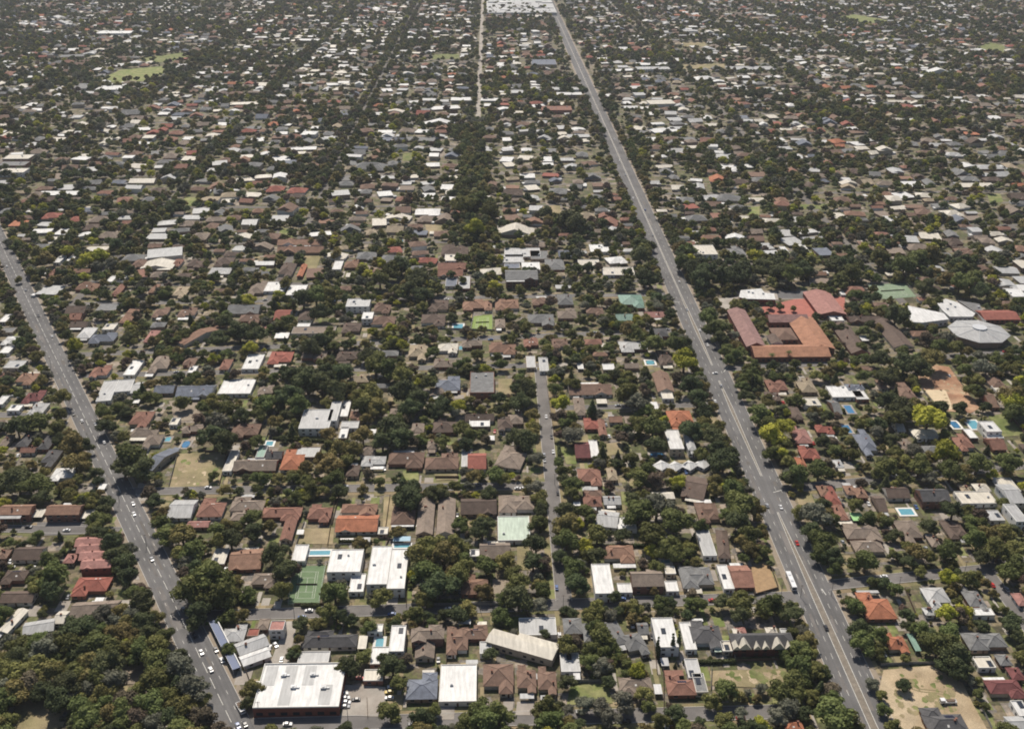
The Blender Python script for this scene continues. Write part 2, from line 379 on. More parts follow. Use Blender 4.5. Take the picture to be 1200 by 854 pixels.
for o in (8.7, -8.7): dashes(mainA, mainB, 40, 330, o, 3, 10, .16)
LL = (leftB - leftA).length
dashes(leftA, leftB, 20, LL * .75, 0, 9, 4, .3); dashes(leftA, leftB, 20, LL * .6, 4.3, 3, 9, .2); dashes(leftA, leftB, 20, LL * .6, -4.3, 3, 9, .2)
for (x0, y0, x1, y1) in ((906, 577, 917, 574), (963, 690, 968, 697), (848, 436, 853, 430), (784, 354, 797, 354), (783, 349, 790, 349)):
    ribbon(mb, px(x0, y0), px(x1, y1), .5, ZR + .004)
struct(mb.build('road_marking', 'paint')); struct(md.build('median_strip', 'median'))
# ------------------------------------------------------------------ houses
def hip(mb, cx, cy, w, d, e, pit, kind, mi=0, th=.22, wall=None, wmi=0):
    """one roof wing: rectangle w x d, eaves at height e. kind H hip, X gable with ridge along x, Y gable with ridge along y"""
    x0, x1, y0, y1 = cx - w / 2, cx + w / 2, cy - d / 2, cy + d / 2
    if kind == 'H':
        h = min(w, d) / 2 * pit
        if w >= d: r0, r1 = (x0 + d / 2, cy), (x1 - d / 2, cy)
        else: r0, r1 = (cx, y0 + w / 2), (cx, y1 - w / 2)
        if abs(w - d) < .2: r1 = (r0[0] + (.1 if w >= d else 0), r0[1] + (0 if w >= d else .1))
    elif kind == 'X': h = d / 2 * pit; r0, r1 = (x0, cy), (x1, cy)
    else: h = w / 2 * pit; r0, r1 = (cx, y0), (cx, y1)
    n = len(mb.v); z = e + h
    mb.v += [(x0, y0, e), (x1, y0, e), (x1, y1, e), (x0, y1, e), (r0[0], r0[1], z), (r1[0], r1[1], z), (x0, y0, e - th), (x1, y0, e - th), (x1, y1, e - th), (x0, y1, e - th)]
    if kind == 'Y' or (kind == 'H' and w < d): fs = [(0, 1, 4), (1, 2, 5, 4), (2, 3, 5), (3, 0, 4, 5)]
    else: fs = [(0, 1, 5, 4), (1, 2, 5), (2, 3, 4, 5), (3, 0, 4)]
    fs += [(0, 6, 7, 1), (1, 7, 8, 2), (2, 8, 9, 3), (3, 9, 6, 0), (9, 8, 7, 6)]
    mb.f += [tuple(n + i for i in f) for f in fs]; mb.m += [mi] * len(fs)
    return h
def ridge_caps(mb, cx, cy, w, d, e, pit, kind):
    x0, x1, y0, y1 = cx - w / 2, cx + w / 2, cy - d / 2, cy + d / 2; r = .16
    if kind == 'H':
        h = min(w, d) / 2 * pit
        if w >= d: a, b = (x0 + d / 2, cy, e + h), (x1 - d / 2, cy, e + h); co = [((x0, y0), a), ((x0, y1), a), ((x1, y0), b), ((x1, y1), b)]
        else: a, b = (cx, y0 + w / 2, e + h), (cx, y1 - w / 2, e + h); co = [((x0, y0), a), ((x1, y0), a), ((x0, y1), b), ((x1, y1), b)]
        for c, q in co: mb.tube((c[0], c[1], e), q, r, r, 4)
    elif kind == 'X': a, b = (x0, cy, e + d / 2 * pit), (x1, cy, e + d / 2 * pit)
    else: a, b = (cx, y0, e + w / 2 * pit), (cx, y1, e + w / 2 * pit)
    if (Vector(a) - Vector(b)).length > .5: mb.tube(a, b, r, r, 4)
FORMW = {'H': 'hip-roofed', 'X': 'gable-roofed', 'Y': 'gable-roofed', 'F': 'flat-roofed', 'L': 'L-shaped', 'P': 'pyramid-roofed'}
HOUSES = []
def house(x, y, w, h, typ, colc, rz=None, storey=1, noun=None, label=None, wall=None, own=None, group=None, name=None, extra=''):
    r = random.Random(int(x * 7 + y * 131))
    s, v = sc(y); eave = 2.9 + (storey - 1) * 3.0
    c = px(x, y, eave)
    if rz is None:
        rz = TH
        if c.x > w2g(c)[0] * 0 + 200 and 430 < y < 600: rz = TH
    shear = abs(x - 572) / (y + 160)
    wt = max(w - h * shear * .8, w * .55)
    W, D = wt / s, h / v
    if typ not in 'F' : D *= .92
    D = max(D, 6); W = max(W, 6)
    mark(c.x, c.y - 1, W / 2 + .6, D / 2 + 2.2, rz, 2)
    p = (c.x, c.y, 0)
    word, col = RC[colc]; rmat = 'roof_' + colc
    wi = wall or ('wall_w' if colc in 'wcle' and r.random() < .7 else 'wall_%d' % r.randrange(6))
    nm = name or ('house' if typ != 'F' or W < 30 else 'building')
    root = empty(nm, p, rz); root['category'] = (noun or nm).split()[-1] if not extra else extra
    wl = MB(); rf = MB(); cap = MB(); wings = []
    ov = .55
    if typ == 'F':
        t = .5
        wl.box(-W / 2, W / 2, -D / 2, D / 2, 0, eave - .1)
        wl2 = [(-W / 2, W / 2, -D / 2, -D / 2 + .3), (-W / 2, W / 2, D / 2 - .3, D / 2), (-W / 2, -W / 2 + .3, -D / 2 + .31, D / 2 - .31), (W / 2 - .3, W / 2, -D / 2 + .31, D / 2 - .31)]
        pr = MB()
        for q in wl2: pr.box(*q, eave - .1, eave + .5)
        rf.box(-W / 2 + .3, W / 2 - .3, -D / 2 + .3, D / 2 - .3, eave - .2, eave + .12)
        ro = rf.build('roof', rmat, root); wo = wl.build('wall', wi, root); pr.build('parapet', 'trim' if colc in 'wc' else wi, root)
        k = int(W * D / 320)
        for _ in range(min(k, 5)):
            a = MB(); ax, ay = r.uniform(-.38, .38) * W, r.uniform(-.38, .38) * D; q = r.uniform(.5, 1.1)
            a.box(ax - q, ax + q, ay - q * .7, ay + q * .7, eave + .12, eave + 1.1); a.box(ax - q * .6, ax + q * .6, ay - q * .4, ay + q * .4, eave + 1.1, eave + 1.3)
            a.build('roof_vent', 'metal', ro)
        if W * D < 600 and r.random() < .5:
            a = MB(); ax, ay = r.uniform(-.3, .3) * W, r.uniform(-.3, .3) * D
            a.box(ax - 1.2, ax + 1.2, ay - 2.2, ay + 2.2, eave + .12, eave + .4); a.build('skylight', 'glass', ro)
        wings = [(0, 0, W, D, 'F')]
    else:
        pit = r.uniform(.42, .52) if colc not in 'wcl' else r.uniform(.3, .42)
        K = 'H'
        if typ in 'XY': K = typ
        if typ == 'L':
            sd = 1 if 'left' not in extra else -1
            sd = r.choice((1, -1)); wings = [(0, D * .25, W, D * .5, 'H'), (sd * W * .27, -D * .04, W * .46, D * .92, 'H')]
        elif typ == 'P': wings = [(0, 0, W, D, 'H')]; pit = .5
        elif typ == 'H' and W * D > 150 and min(W, D) > 9:
            t = r.random(); sd = r.choice((1, -1))
            if t < .34: wings = [(0, D * .13, W, D * .74, 'H'), (sd * W * .24, -D * .22, W * .46, D * .56, 'H' if r.random() < .6 else 'Y')]
            elif t < .6: wings = [(0, 0, W, D * .62, 'H'), (sd * W * .24, -D * .12, W * .44, D * .76, r.choice('HY')), (-sd * W * .22, D * .12, W * .42, D * .76, 'H')]
            elif t < .8: wings = [(-W * .25, 0, W * .5, D, 'H'), (W * .24, D * .06, W * .52, D * .8, 'H'), (0, 0, W * .5, D * .4, 'X')]
            else: wings = [(0, -D * .13, W, D * .74, 'H'), (sd * W * .22, D * .24, W * .5, D * .52, 'H')]
        else: wings = [(0, 0, W, D, K)]
        if typ in 'XY' and W * D > 260:
            if typ == 'X': wings.append((r.choice((1, -1)) * W * .25, -D * .08, W * .3, D * .84, 'Y'))
        for i, (a, b, ww, dd, k) in enumerate(wings):
            e = eave + i * .03
            pt = pit
            span = dd if k == 'X' else ww if k == 'Y' else min(ww, dd)
            if span > 15: pt = pit * 15 / span * 1.05
            hh = hip(rf, a, b, ww, dd, e, pt, k)
            ridge_caps(cap, a, b, ww, dd, e, pt, k)
            iw, idd = ww - 2 * ov, dd - 2 * ov
            wl.box(a - iw / 2, a + iw / 2, b - idd / 2, b + idd / 2, 0, e - .24 - .01 * i)
            if k == 'X':
                for sx in (-1, 1):
                    xx = a + sx * (ww / 2 + .01); pts = [(xx, b - dd / 2 + .3, e - .1), (xx, b + dd / 2 - .3, e - .1), (xx, b, e + hh - .15)]
                    wl.face(pts if sx > 0 else pts[::-1])
            if k == 'Y':
                for sy in (-1, 1):
                    yy = b + sy * (dd / 2 + .01); pts = [(a - ww / 2 + .3, yy, e - .1), (a + ww / 2 - .3, yy, e - .1), (a, yy, e + hh - .15)]
                    wl.face(pts[::-1] if sy > 0 else pts)
        ro = rf.build('roof', rmat, root); wo = wl.build('wall', wi, root)
        cap.build('ridge_cap', rmat, ro)
        for _ in range(r.choice((0, 1, 1, 2)) if colc not in 'w' else 0):
            a, b, ww, dd, k = r.choice(wings[:2]); ch = MB(); ax, ay = a + r.uniform(-.25, .25) * ww, b + r.uniform(-.2, .2) * dd
            zz = eave + min(ww, dd) / 2 * pit * .55
            ch.box(ax - .45, ax + .45, ay - .35, ay + .35, zz - .6, zz + 1.7); ch.box(ax - .55, ax + .55, ay - .45, ay + .45, zz + 1.7, zz + 1.85)
            ch.build('chimney', 'chimney', ro)
        # metal sheet over a rear or front porch, solar panels, skylights
        if r.random() < .42 and D > 9:
            sg = r.choice((1, -1)); vw = W * r.uniform(.35, .8); vx = r.uniform(-.5, .5) * (W - vw); vd = r.uniform(2.4, 4.2)
            ve = MB(); y0 = sg * (D / 2 - .3); y1 = sg * (D / 2 + vd)
            a0, a1 = min(y0, y1), max(y0, y1)
            if sg < 0: za, zb = eave - .75, eave - .35
            else: za, zb = eave - .35, eave - .75
            ve.face([(vx - vw / 2, a0, za), (vx + vw / 2, a0, za), (vx + vw / 2, a1, zb), (vx - vw / 2, a1, zb)])
            ve.face([(vx - vw / 2, a1, zb - .1), (vx + vw / 2, a1, zb - .1), (vx + vw / 2, a0, za - .1), (vx - vw / 2, a0, za - .1)])
            yo = y1 - sg * .15; zo = min(za, zb) - .02
            for t in (-1, -.33, .33, 1): ve.box(vx + t * (vw / 2 - .15) - .07, vx + t * (vw / 2 - .15) + .07, yo - .07, yo + .07, 0, zo)
            ve.build('veranda', r.choice(('roof_w', 'roof_l', 'roof_c', rmat)), root)
        a, b, ww, dd, k = wings[0]
        span = dd if k == 'X' else ww if k == 'Y' else min(ww, dd)
        pt = pit * (15 / span * 1.05 if span > 15 else 1)
        if r.random() < .3 and k in 'HX' and ww >= dd:
            # skylights lie in the slope facing the camera or the far slope
            for t in range(r.choice((1, 2))):
                sx = a + (r.uniform(-.12, .12) + t * .07) * ww; f0 = .45
                sg = r.choice((-1, 1)); yy0 = b + sg * dd / 2 * (1 - f0); yy1 = b + sg * dd / 2 * (1 - f0 - .18)
                z0, z1 = eave + dd / 2 * f0 * pt + .08, eave + dd / 2 * (f0 + .18) * pt + .08
                m_ = MB(); P4 = [(sx - .5, yy0, z0), (sx + .5, yy0, z0), (sx + .5, yy1, z1), (sx - .5, yy1, z1)]
                m_.face(P4 if sg < 0 else P4[::-1]); m_.build('skylight', 'trim', ro)
        if r.random() < .16 and k in 'HX' and ww >= dd:
            f0, f1 = .25, .7; sx = a + r.uniform(-.15, .15) * ww; m_ = MB()
            for q in range(4):
                xa = sx + (q - 2) * 1.15; P4 = [(xa, b + dd / 2 * (1 - f0), eave + dd / 2 * f0 * pt + .12), (xa, b + dd / 2 * (1 - f1), eave + dd / 2 * f1 * pt + .12)]
                m_.face([P4[0], P4[1], (xa + 1.05,) + P4[1][1:], (xa + 1.05,) + P4[0][1:]][::-1])
            m_.build('solar_panel', 'solar', ro)
    # windows and a door in the walls that face the camera
    a, b, ww, dd, k = min(wings, key=lambda q: q[1] - q[3] / 2)
    oo = 0 if k == 'F' else ov
    yf = b - dd / 2 + oo; n = max(2, int(ww / 5))
    for st in range(storey):
        for i in range(min(n, 6)):
            wx = a + (i + .5 - n / 2) * (ww - 2) / n
            m_ = MB()
            if st == 0 and i == n // 2:
                m_.box(wx - .5, wx + .5, yf - .06, yf + .1, .02, 2.2); d_ = m_.build('door', 'door', root)
            else:
                m_.box(wx - .9, wx + .9, yf - .05, yf + .1, .95 + 3 * st, 2.2 + 3 * st)
                fr = MB(); fr.box(wx - 1, wx + 1, yf - .12, yf + .05, .84 + 3 * st, .94 + 3 * st)
                wo_ = m_.build('window', 'glass', root); fr.build('sill', 'trim', wo_)
    sx = -1 if c.x > 0 else 1
    a, b, ww, dd, k = (max if sx > 0 else min)(wings, key=lambda q: q[0] + sx * q[2] / 2)
    xs = a + sx * (ww / 2 - oo)
    for i in range(2):
        wy = b + (i - .5) * dd * .4; m_ = MB(); m_.box(min(xs - .1, xs + sx * .05), max(xs + .1 if sx < 0 else xs + .05, xs), wy - .8, wy + .8, .95 + 3 * (storey - 1), 2.2 + 3 * (storey - 1))
        m_.build('window', 'glass', root)
    two = 'two-storey ' if storey > 1 else ''
    if label: root['label'] = label
    else: later(root, f'{two}{word}', f'{FORMW[typ]} {noun or nm}', (c.x, c.y, eave), own)
    root['group'] = group or ('buildings among the houses' if nm == 'building' else 'suburban houses with pitched roofs' if typ != 'F' else 'flat-roofed houses')
    HOUSES.append((root, c.x, c.y, W, D, rz, typ, colc))
    return root

# x y w h type colour  [s=storeys r=extra rotation in degrees n=noun l=label]
HL = '''
15 727 26 30 Y c r=-12
46 734 42 17 X l r=14
72 723 14 16 X c
112 714 62 22 X n r=4
20 597 44 13 X o s=2
76 597 46 13 X o s=2
35 648 42 17 X k
5 649 12 12 H b
17 676 36 18 H k
22 699 46 15 X k
83 654 19 12 P p
107 687 50 24 H r l=red roof with glossy panels beside the left road, below the stepped pink roofs
214 596 37 23 X l
249 594 38 24 H a
291 590 44 18 H n
284 603 28 14 H n
330 602 50 17 H a
339 618 22 32 Y a
375 601 32 23 H a
233 614 28 8 X p
289 655 44 26 X o r=4
258 652 22 18 F c
311 680 36 19 H n
352 648 20 19 F w
421 597 44 15 H o
419 613 52 21 X t l=bright terracotta house with a projecting front gable, right of the red-brown roofs
473 603 30 24 H b
499 605 23 45 Y n
523 605 23 45 Y n
561 593 42 20 X k
605 590 42 22 H n
602 619 38 28 F e s=1 l=pale green flat metal roof left of the centre street
580 645 36 20 X n
559 648 17 8 F w
556 684 32 26 H o
445 662 29 44 F w s=2 l=left one of two white box houses standing side by side with dark skylights
466.5 666 25 46 F w s=2 l=right one of two white box houses standing side by side with dark skylights
405 657 42 26 F w s=2
419 683 20 21 F w
449 622 9 8 F c n=shed
694 585 24 18 H a
717 586 22 11 X l
712 608 28 20 X l r=-12
734 613 24 14 F w
725 649 40 23 H o
706 678 26 34 F w s=2
732 689 18 11 F w
758 678 40 19 X n s=2
787 687 17 12 F w
785 668 8 9 F c n=shed
816 676 44 28 H g
815 571 34 28 X k r=-20
829 600 32 26 H b
827 635 24 32 F l
847 637 24 36 H k r=-8
868 675 32 28 X a
850 676 8 28 F w n=annex
973 580 26 24 H r
984 600 22 20 H a
1010 624 52 24 H n
1018 642 44 20 H n
1008 577 20 13 H o
1050 577 34 14 X k
1030 590 14 20 X k
1093 580 42 16 X d s=2
1143 583 50 14 F c
1184 578 34 24 X l s=2
1190 601 26 20 F l s=2
1163 604 28 12 F l
1066 623 40 30 H n
1094 634 14 14 H n
1118 620 36 24 H k
1026 709 50 34 H t l=terracotta hip roof standing at the corner just right of the main road
1098 700 40 26 H l
1141 701 36 32 H g
1195 702 18 16 H p
1050 753 34 26 H t
1091 716 22 10 H l
1154 751 58 22 H g
1153 776 27 13 F c
1176 773 22 14 H g
1178 807 52 24 H m l=wide maroon hip roof at the right edge behind the sandy lot
1190 789 24 16 H m
1106 844 62 34 H d l=dark grey hip roof at the lower edge in front of the sandy lot
1196 830 22 18 F w
1192 848 32 20 X l
1151 717 28 6 F w
827 743 44 36 H d
866 742 16 14 H c
852 757 16 12 F c
812 783 20 22 F l
797 802 38 26 H a
820 800 9 22 F g n=annex
930 850 26 14 H t
630 734 44 20 F l
671 733 24 20 H g
690 741 16 24 H g
721 741 22 30 H g r=14
745 755 28 28 H g r=14
753 736 15 15 X g
779 741 31 34 F w s=2
806 745 14 32 F w
584 795 36 38 H b
617 795 24 36 H b
641 797 24 36 H b
668 776 24 22 F l
745 804 42 24 H n
388 748 66 22 H d
466 748 20 30 F w s=2
447 768 26 20 F w
440 736 18 7 F w
501 742 40 22 H n s=2
498 762 24 20 Y n
536 750 26 36 H b
556 740 32 18 H b
569 759 13 14 F l
495 803 38 34 H u l=blue-grey hip roof beside the brightest white flat roof near the lower edge
537 800 44 43 F w l=brightest white flat-roofed house near the lower edge, right of the blue-grey roof
438 791 24 13 F c
275 741 32 22 H l
295 755 40 17 X l r=30 n=shop
299 769 37 14 X w r=29 n=shop
325 733 19 11 F p s=2
309 731 12 14 P n
297 741 12 7 F r
368 770 38 13 F l
40 465 32 17 H m
18 478 19 7 F w
45 479 28 16 H l
3 469 12 10 F w
32 514 26 20 H d
34 527 22 7 X a
56 518 24 18 H d
59 537 30 22 H d
7 517 18 18 H n
75 554 36 20 H w
31 444 32 15 H o
126 458 30 24 F l r=8
146 452 26 14 F l r=8
161 454 14 14 X l
194 456 28 10 X u
165 492 34 22 H a
170 506 36 12 H n
179 517 28 18 H n
188 539 26 30 X u r=-22
230 458 48 14 X u
278 453 44 17 F w
312 457 22 13 H n
288 504 38 18 H b
226 502 28 12 H n
205 494 12 8 F c
371 491 40 22 F l s=2 l=large two-storey mansion with a pale metal roof and white rear wings
392 482 16 22 F l s=2
271 540 17 24 F c
300 545 54 14 X n
322 533 22 10 X d
307 529 9 14 F q
344 538 32 26 H t
361 530 30 12 F l
405 479 13 18 F w
419 487 20 12 H o
410 498 22 8 F l
403 507 8 13 F w
525 449 30 18 H u
512 459 18 10 H n
565 448 28 24 F g s=2
522 498 30 18 H k
490 501 16 12 H n
562 489 34 9 X k
562 496 24 8 F w
592 496 18 18 H k
507 521 13 10 P n
438 540 30 13 H l
431 528 20 11 H n
476 539 44 20 H b
518 540 40 20 H b
559 540 22 20 X r
546 537 10 20 F l
600 535 32 28 H n r=-15
414 551 17 14 H k
691 456 52 14 X b
679 476 16 22 H n
777 448 26 24 Y b
782 464 15 7 F c
693 496 20 14 H r
705 501 13 20 Y a
721 491 17 8 X o
738 492 14 10 H n
682 527 20 20 X m
696 526 10 20 F w
691 559 30 22 H a
717 555 14 16 H s
797 490 34 20 H t
790 515 22 22 F w s=2
808 517 16 22 H l s=2
775 545 20 8.6 P w r=45 l=leftmost of the four white pyramid roofs in a row
791 546 20 8.6 P w r=45 l=second from left of the four white pyramid roofs in a row
808 545 20 8.6 P w r=45 l=third from left of the four white pyramid roofs in a row
824 543 20 8.6 P w r=45 l=rightmost of the four white pyramid roofs in a row
695 578 22 9 H b
604 489 18 16 H n
910 452 30 16 H a
905 464 22 12 H k
944 451 28 18 H s
950 471 24 9 F c
932 484 20 16 H k
937 508 30 24 H p
966 503 26 12 H r
948 531 30 20 H r
938 541 14 12 H t
982 543 14 10 H l
990 459 44 13 F w
1002 454 26 9 H u
978 477 16 18 X g
968 575 24 14 H o
996 574 18 12 H o
1008 463 20 10 F w
1057 457 34 20 H b
1033 450 16 12 H b
1166 448 32 22 H b
1171 456 18 7 F c
1158 468 20 20 X b
1014 518 36 34 H u
1053 500 12 12 X l
1084 508 38 13 H c
1062 522 26 18 H n
1128 518 34 22 H a
1137 508 13 11 F w
1160 500 26 12 F w s=2
1164 510 24 7 F w
1166 520 28 15 X a
1150 571 24 10 H c
1180 568 30 16 F c
1130 572 16 10 H s
66 320 24 11 H a
70 304 14 8 F w
84 303 12 6 F w
131 327 12 7 F w
143 327 12 7 F w
163 310 24 12 H b
208 308 16 9 H a
229 309 24 11 H k
103 336 34 12 H o
140 339 16 13 H a
181 338 14 11 H o
213 341 26 18 H s
91 363 30 10 X k
90 371 20 8 X a
94 380 26 8 X k
127 360 28 8 F g
152 370 24 18 H o
189 366 24 13 H b
220 366 26 12 H b
121 396 38 14 H u
102 390 25 13 P w l=white faceted dome-like roof in front of a grey hip roof on the left
129 383 18 7 F c
178 394 20 15 H p
118 435 30 16 H a
157 431 23 17 F w
188 427 32 22 H n
222 425 20 12 H b
226 433 12 8 F w
238 392 26 28 X o r=-40
7 373 16 9 F w
12 399 24 11 H w
8 410 18 8 F w
18 427 28 9 F l
10 387 20 6 F g
4 441 12 8 F a
353 284 56 7 X o
353 293 56 7 X o
263 307 26 11 H k
240 308 14 10 H k
258 318 30 10 H l
336 317 24 18 H k
354 317 11 15 Y t
396 311 13 10 F w
412 309 18 10 H o
302 338 26 19 H n
323 336 27 11 F w
348 340 25 12 F w
287 362 42 12 X g
293 374 30 11 H b
332 369 23 13 X r
360 368 22 15 H k
420 355 29 9 F l s=2
431 370 14 8 F w s=2
448 361 22 13 H b
449 377 30 13 H b
368 387 52 8 F n
356 381 16 4 F w
412 384 24 13 H k
297 424 26 17 F w
329 419 32 16 H r
368 417 32 11 H n
407 417 27 12 H k
265 427 17 13 H a
420 444 28 13 H s
308 385 10 8 F p
533 294 32 16 H k
528 302 14 8 F c
600 303 28 9 F l
612 296 42 10 F l
632 299 22 10 F g
530 312 34 8 X a
528 320 30 8 X a
529 331 14 9 F u
544 331 15 15 F l
611 322 38 12 X g s=3 l=grey two-storey hall with a shallow roof beyond the lime green court
600 312 18 5 F u
622 312 22 9 F w
650 310 24 13 P g
690 308 26 7 F c
702 291 24 9 F w
713 318 16 9 F c
555 357 26 14 H o
572 358 9 12 H o
594 357 28 14 H o
513 358 26 15 H k
508 375 30 15 H k
586 379 12 11 P n
662 351 20 13 P g
632 353 18 10 H b
634 375 32 15 H g
664 367 24 13 H n
697 365 22 9 H b
589 408 32 16 H o
622 401 18 12 H a
656 402 20 12 H b
525 408 24 13 H c
520 425 24 11 H n
553 403 24 9 H n
490 413 24 20 H s
622 424 12 14 F l
637 427 12 16 F l
713 430 15 7 F w
826 293 29 11 F c s=2
860 294 29 12 H g
731 318 26 9 F c
740 353 32 17 H q l=teal-roofed villa with hips among dark trees left of the main road
731 372 22 8 X q
768 369 28 7 X p
742 406 36 14 H l
779 419 22 19 H k
775 391 20 14 H d
919 293 12 8 F w
940 290 14 7 F w
1014 288 20 12 H b
1118 284 28 9 H k
1130 295 28 9 H b
1190 343 28 10 F w
1012 374 42 7 X k n=school wing
1046 391 44 34 Y k n=school wing
996 397 40 36 Y k n=school wing
980 373 18 6 F w
'''
def parse(L):
    for ln in L.strip().split('\n'):
        lab = None
        if ' l=' in ln: ln, lab = ln.split(' l=')
        t = ln.split(); x, y, w, h = map(float, t[:4]); kw = {}
        for k in t[6:]:
            if k[0] == 's': kw['storey'] = int(k[2:])
            elif k[0] == 'r': kw['rz'] = TH + rad(float(k[2:]))
        noun = None
        if ' n=' in ln: noun = ln.split(' n=')[1]
        own = None
        yield x, y, w, h, t[4], t[5], kw, noun, lab
nn = {'shed': 'shed', 'annex': 'annex', 'shop': 'shop', 'school wing': 'school_wing'}
for x, y, w, h, ty, co, kw, noun, lab in parse(HL):
    house(x, y, w, h, ty, co, noun=noun, label=lab, name=nn.get(noun), group={'shed': 'small garden sheds', 'annex': 'side annexes', 'shop': 'shops behind the navy awning', 'school wing': 'brown wings of the school'}.get(noun), **kw)
print('houses', len(HOUSES))

# ------------------------------------------------------------------ particular buildings
def bld(name, cat, label, x, y, e=0.0, rz=None, group=None):
    p = px(x, y, e); p.z = 0
    return tag(empty(name, p, TH if rz is None else rz), label, cat, group)
def place(root, x, y, e):
    """local coordinates of a photo pixel at height e"""
    return root.matrix_basis.inverted() @ px(x, y, e)
# white warehouse
wr = bld('warehouse', 'warehouse', 'large white flat-roofed warehouse with pale roof strips and rooftop air units by the left road', 346, 804, 6)
A, B2, Cc, D2 = [place(wr, *q, 6) for q in ((297, 778), (386, 778), (397, 828), (315, 829))]
X0, X1, Y0, Y1 = min(A.x, D2.x), Cc.x, Cc.y, A.y
X0 = (A.x + D2.x) / 2 - 1
mb = MB(); mb.box(X0, X1, Y0, Y1, 0, 5.8); mb.build('wall', 'wall_brick', wr)
mb = MB(); mb.box(X0 + .4, X1 - .4, Y0 + .4, Y1 - .4, 5.8, 5.95); rf = mb.build('roof', 'roof_w', wr)
mb = MB()
for q in ((X0, X1, Y0, Y0 + .4), (X0, X1, Y1 - .4, Y1), (X0, X0 + .4, Y0 + .41, Y1 - .41), (X1 - .4, X1, Y0 + .41, Y1 - .41)): mb.box(*q, 5.8, 6.5)
mb.build('parapet', 'trim', wr)
Wd = X1 - X0; Dp = Y1 - Y0
for i in range(4):
    mb = MB(); a = X0 + Wd * (.04 + .235 * i); mb.box(a, a + Wd * .14, Y0 + Dp * (.06 if i % 2 else .5), Y1 - Dp * (.5 if i in (3,) else .05), 5.95, 6.03); mb.build('roof_sheet', 'roof_l', rf)
for fx, fy in ((.27, .72), (.62, .72), (.42, .44), (.78, .42)):
    mb = MB(); a, b = X0 + Wd * fx, Y0 + Dp * fy; mb.box(a - 1.3, a + 1.3, b - 1, b + 1, 5.95, 7.1); mb.box(a + 1.35, a + 2.9, b - .5, b + .5, 5.95, 6.6); mb.tube((a, b, 7.1), (a, b, 7.4), .7, .7, 8); mb.build('air_conditioner', 'metal', rf)
mb = MB(); mb.box(X0 - 3, X0 - .02, Y0 + Dp * .25, Y0 + Dp * .7, 3.1, 3.4); mb.build('canopy', 'trim', wr)
for i in range(7):
    mb = MB(); a = X0 + Wd * (i + .5) / 7; mb.box(a - 1.6, a + 1.6, Y0 - .05, Y0 + .1, 1.2, 3.2); mb.build('window', 'glass', wr)
mark(wr.location.x + (X0 + X1) / 2, wr.location.y + (Y0 + Y1) / 2, Wd / 2 + 1, Dp / 2 + 2, TH, 2)
# navy awning strip along the shops
a0, a1 = px(249, 727, 3.5), px(277, 783, 3.5); d = a1 - a0
aw = tag(empty('shop_awning', ((a0 + a1) / 2).xy.to_3d(), math.atan2(d.y, d.x)), 'long navy blue shop awning running beside the left road', 'awning')
L = d.length / 2; mb = MB(); mb.box(-L, L, -1.9, 1.9, 3.3, 3.6); mb.build('sheet', 'navy', aw)
mb = MB(); mb.box(-L, L, -2.0, -1.91, 2.9, 3.75); mb.build('fascia', 'wall_w', aw)
for i in range(9):
    mb = MB(); xx = -L + .4 + i * (2 * L - .8) / 8; mb.tube((xx, -1.7, 0), (xx, -1.7, 3.3), .09, .09); mb.build('post', 'metal', aw)
mb = MB(); mb.box(-L, L, 2.0, 2.5, 0, 4.2); mb.build('shopfront', 'wall_w', aw)
# stepped pink roofs
for i, (x, y) in enumerate(((107, 634), (109, 642), (112, 650), (114, 660))):
    r_ = bld('townhouse', 'townhouse', ['farthest of the four stepped pink gabled townhouses, nearest the side street', 'second farthest of the four stepped pink gabled townhouses', 'third farthest of the four stepped pink gabled townhouses', 'nearest of the four stepped pink gabled townhouses, above the red roof'][i], x, y, 5.6, TH + rad(4), 'stepped pink townhouses')
    mb = MB(); W, D = 17.5, 9.5; hh = hip(mb, 0, 0, W, D, 5.6 + .02 * i, .42, 'X'); hip(mb, -4.4 , -1, 5, 8, 5.7, .42, 'Y'); ro = mb.build('roof', 'roof_p', r_)
    mb = MB(); mb.box(-W / 2 + .5, W / 2 - .5, -D / 2 + .4, D / 2 - .4, 0, 5.4)
    for sx in (-1, 1): q = [(sx * (W / 2 + .01), -D / 2 + .3, 5.5), (sx * (W / 2 + .01), D / 2 - .3, 5.5), (sx * (W / 2 + .01), 0, 5.45 + hh)]; mb.face(q if sx > 0 else q[::-1])
    mb.build('wall', 'wall_brick', r_)
    for wx in (-5, 0, 5): mb = MB(); mb.box(wx - .8, wx + .8, -D / 2 + .34, -D / 2 + .5, 3.6, 4.9); mb.build('window', 'glass', r_)
    mb = MB(); mb.box(-2.2, -1.4, .8, 1.5, 6, 8.3); mb.build('chimney', 'chimney', ro)
    mark(r_.location.x, r_.location.y, W / 2, D / 2 + 1, TH, 2)
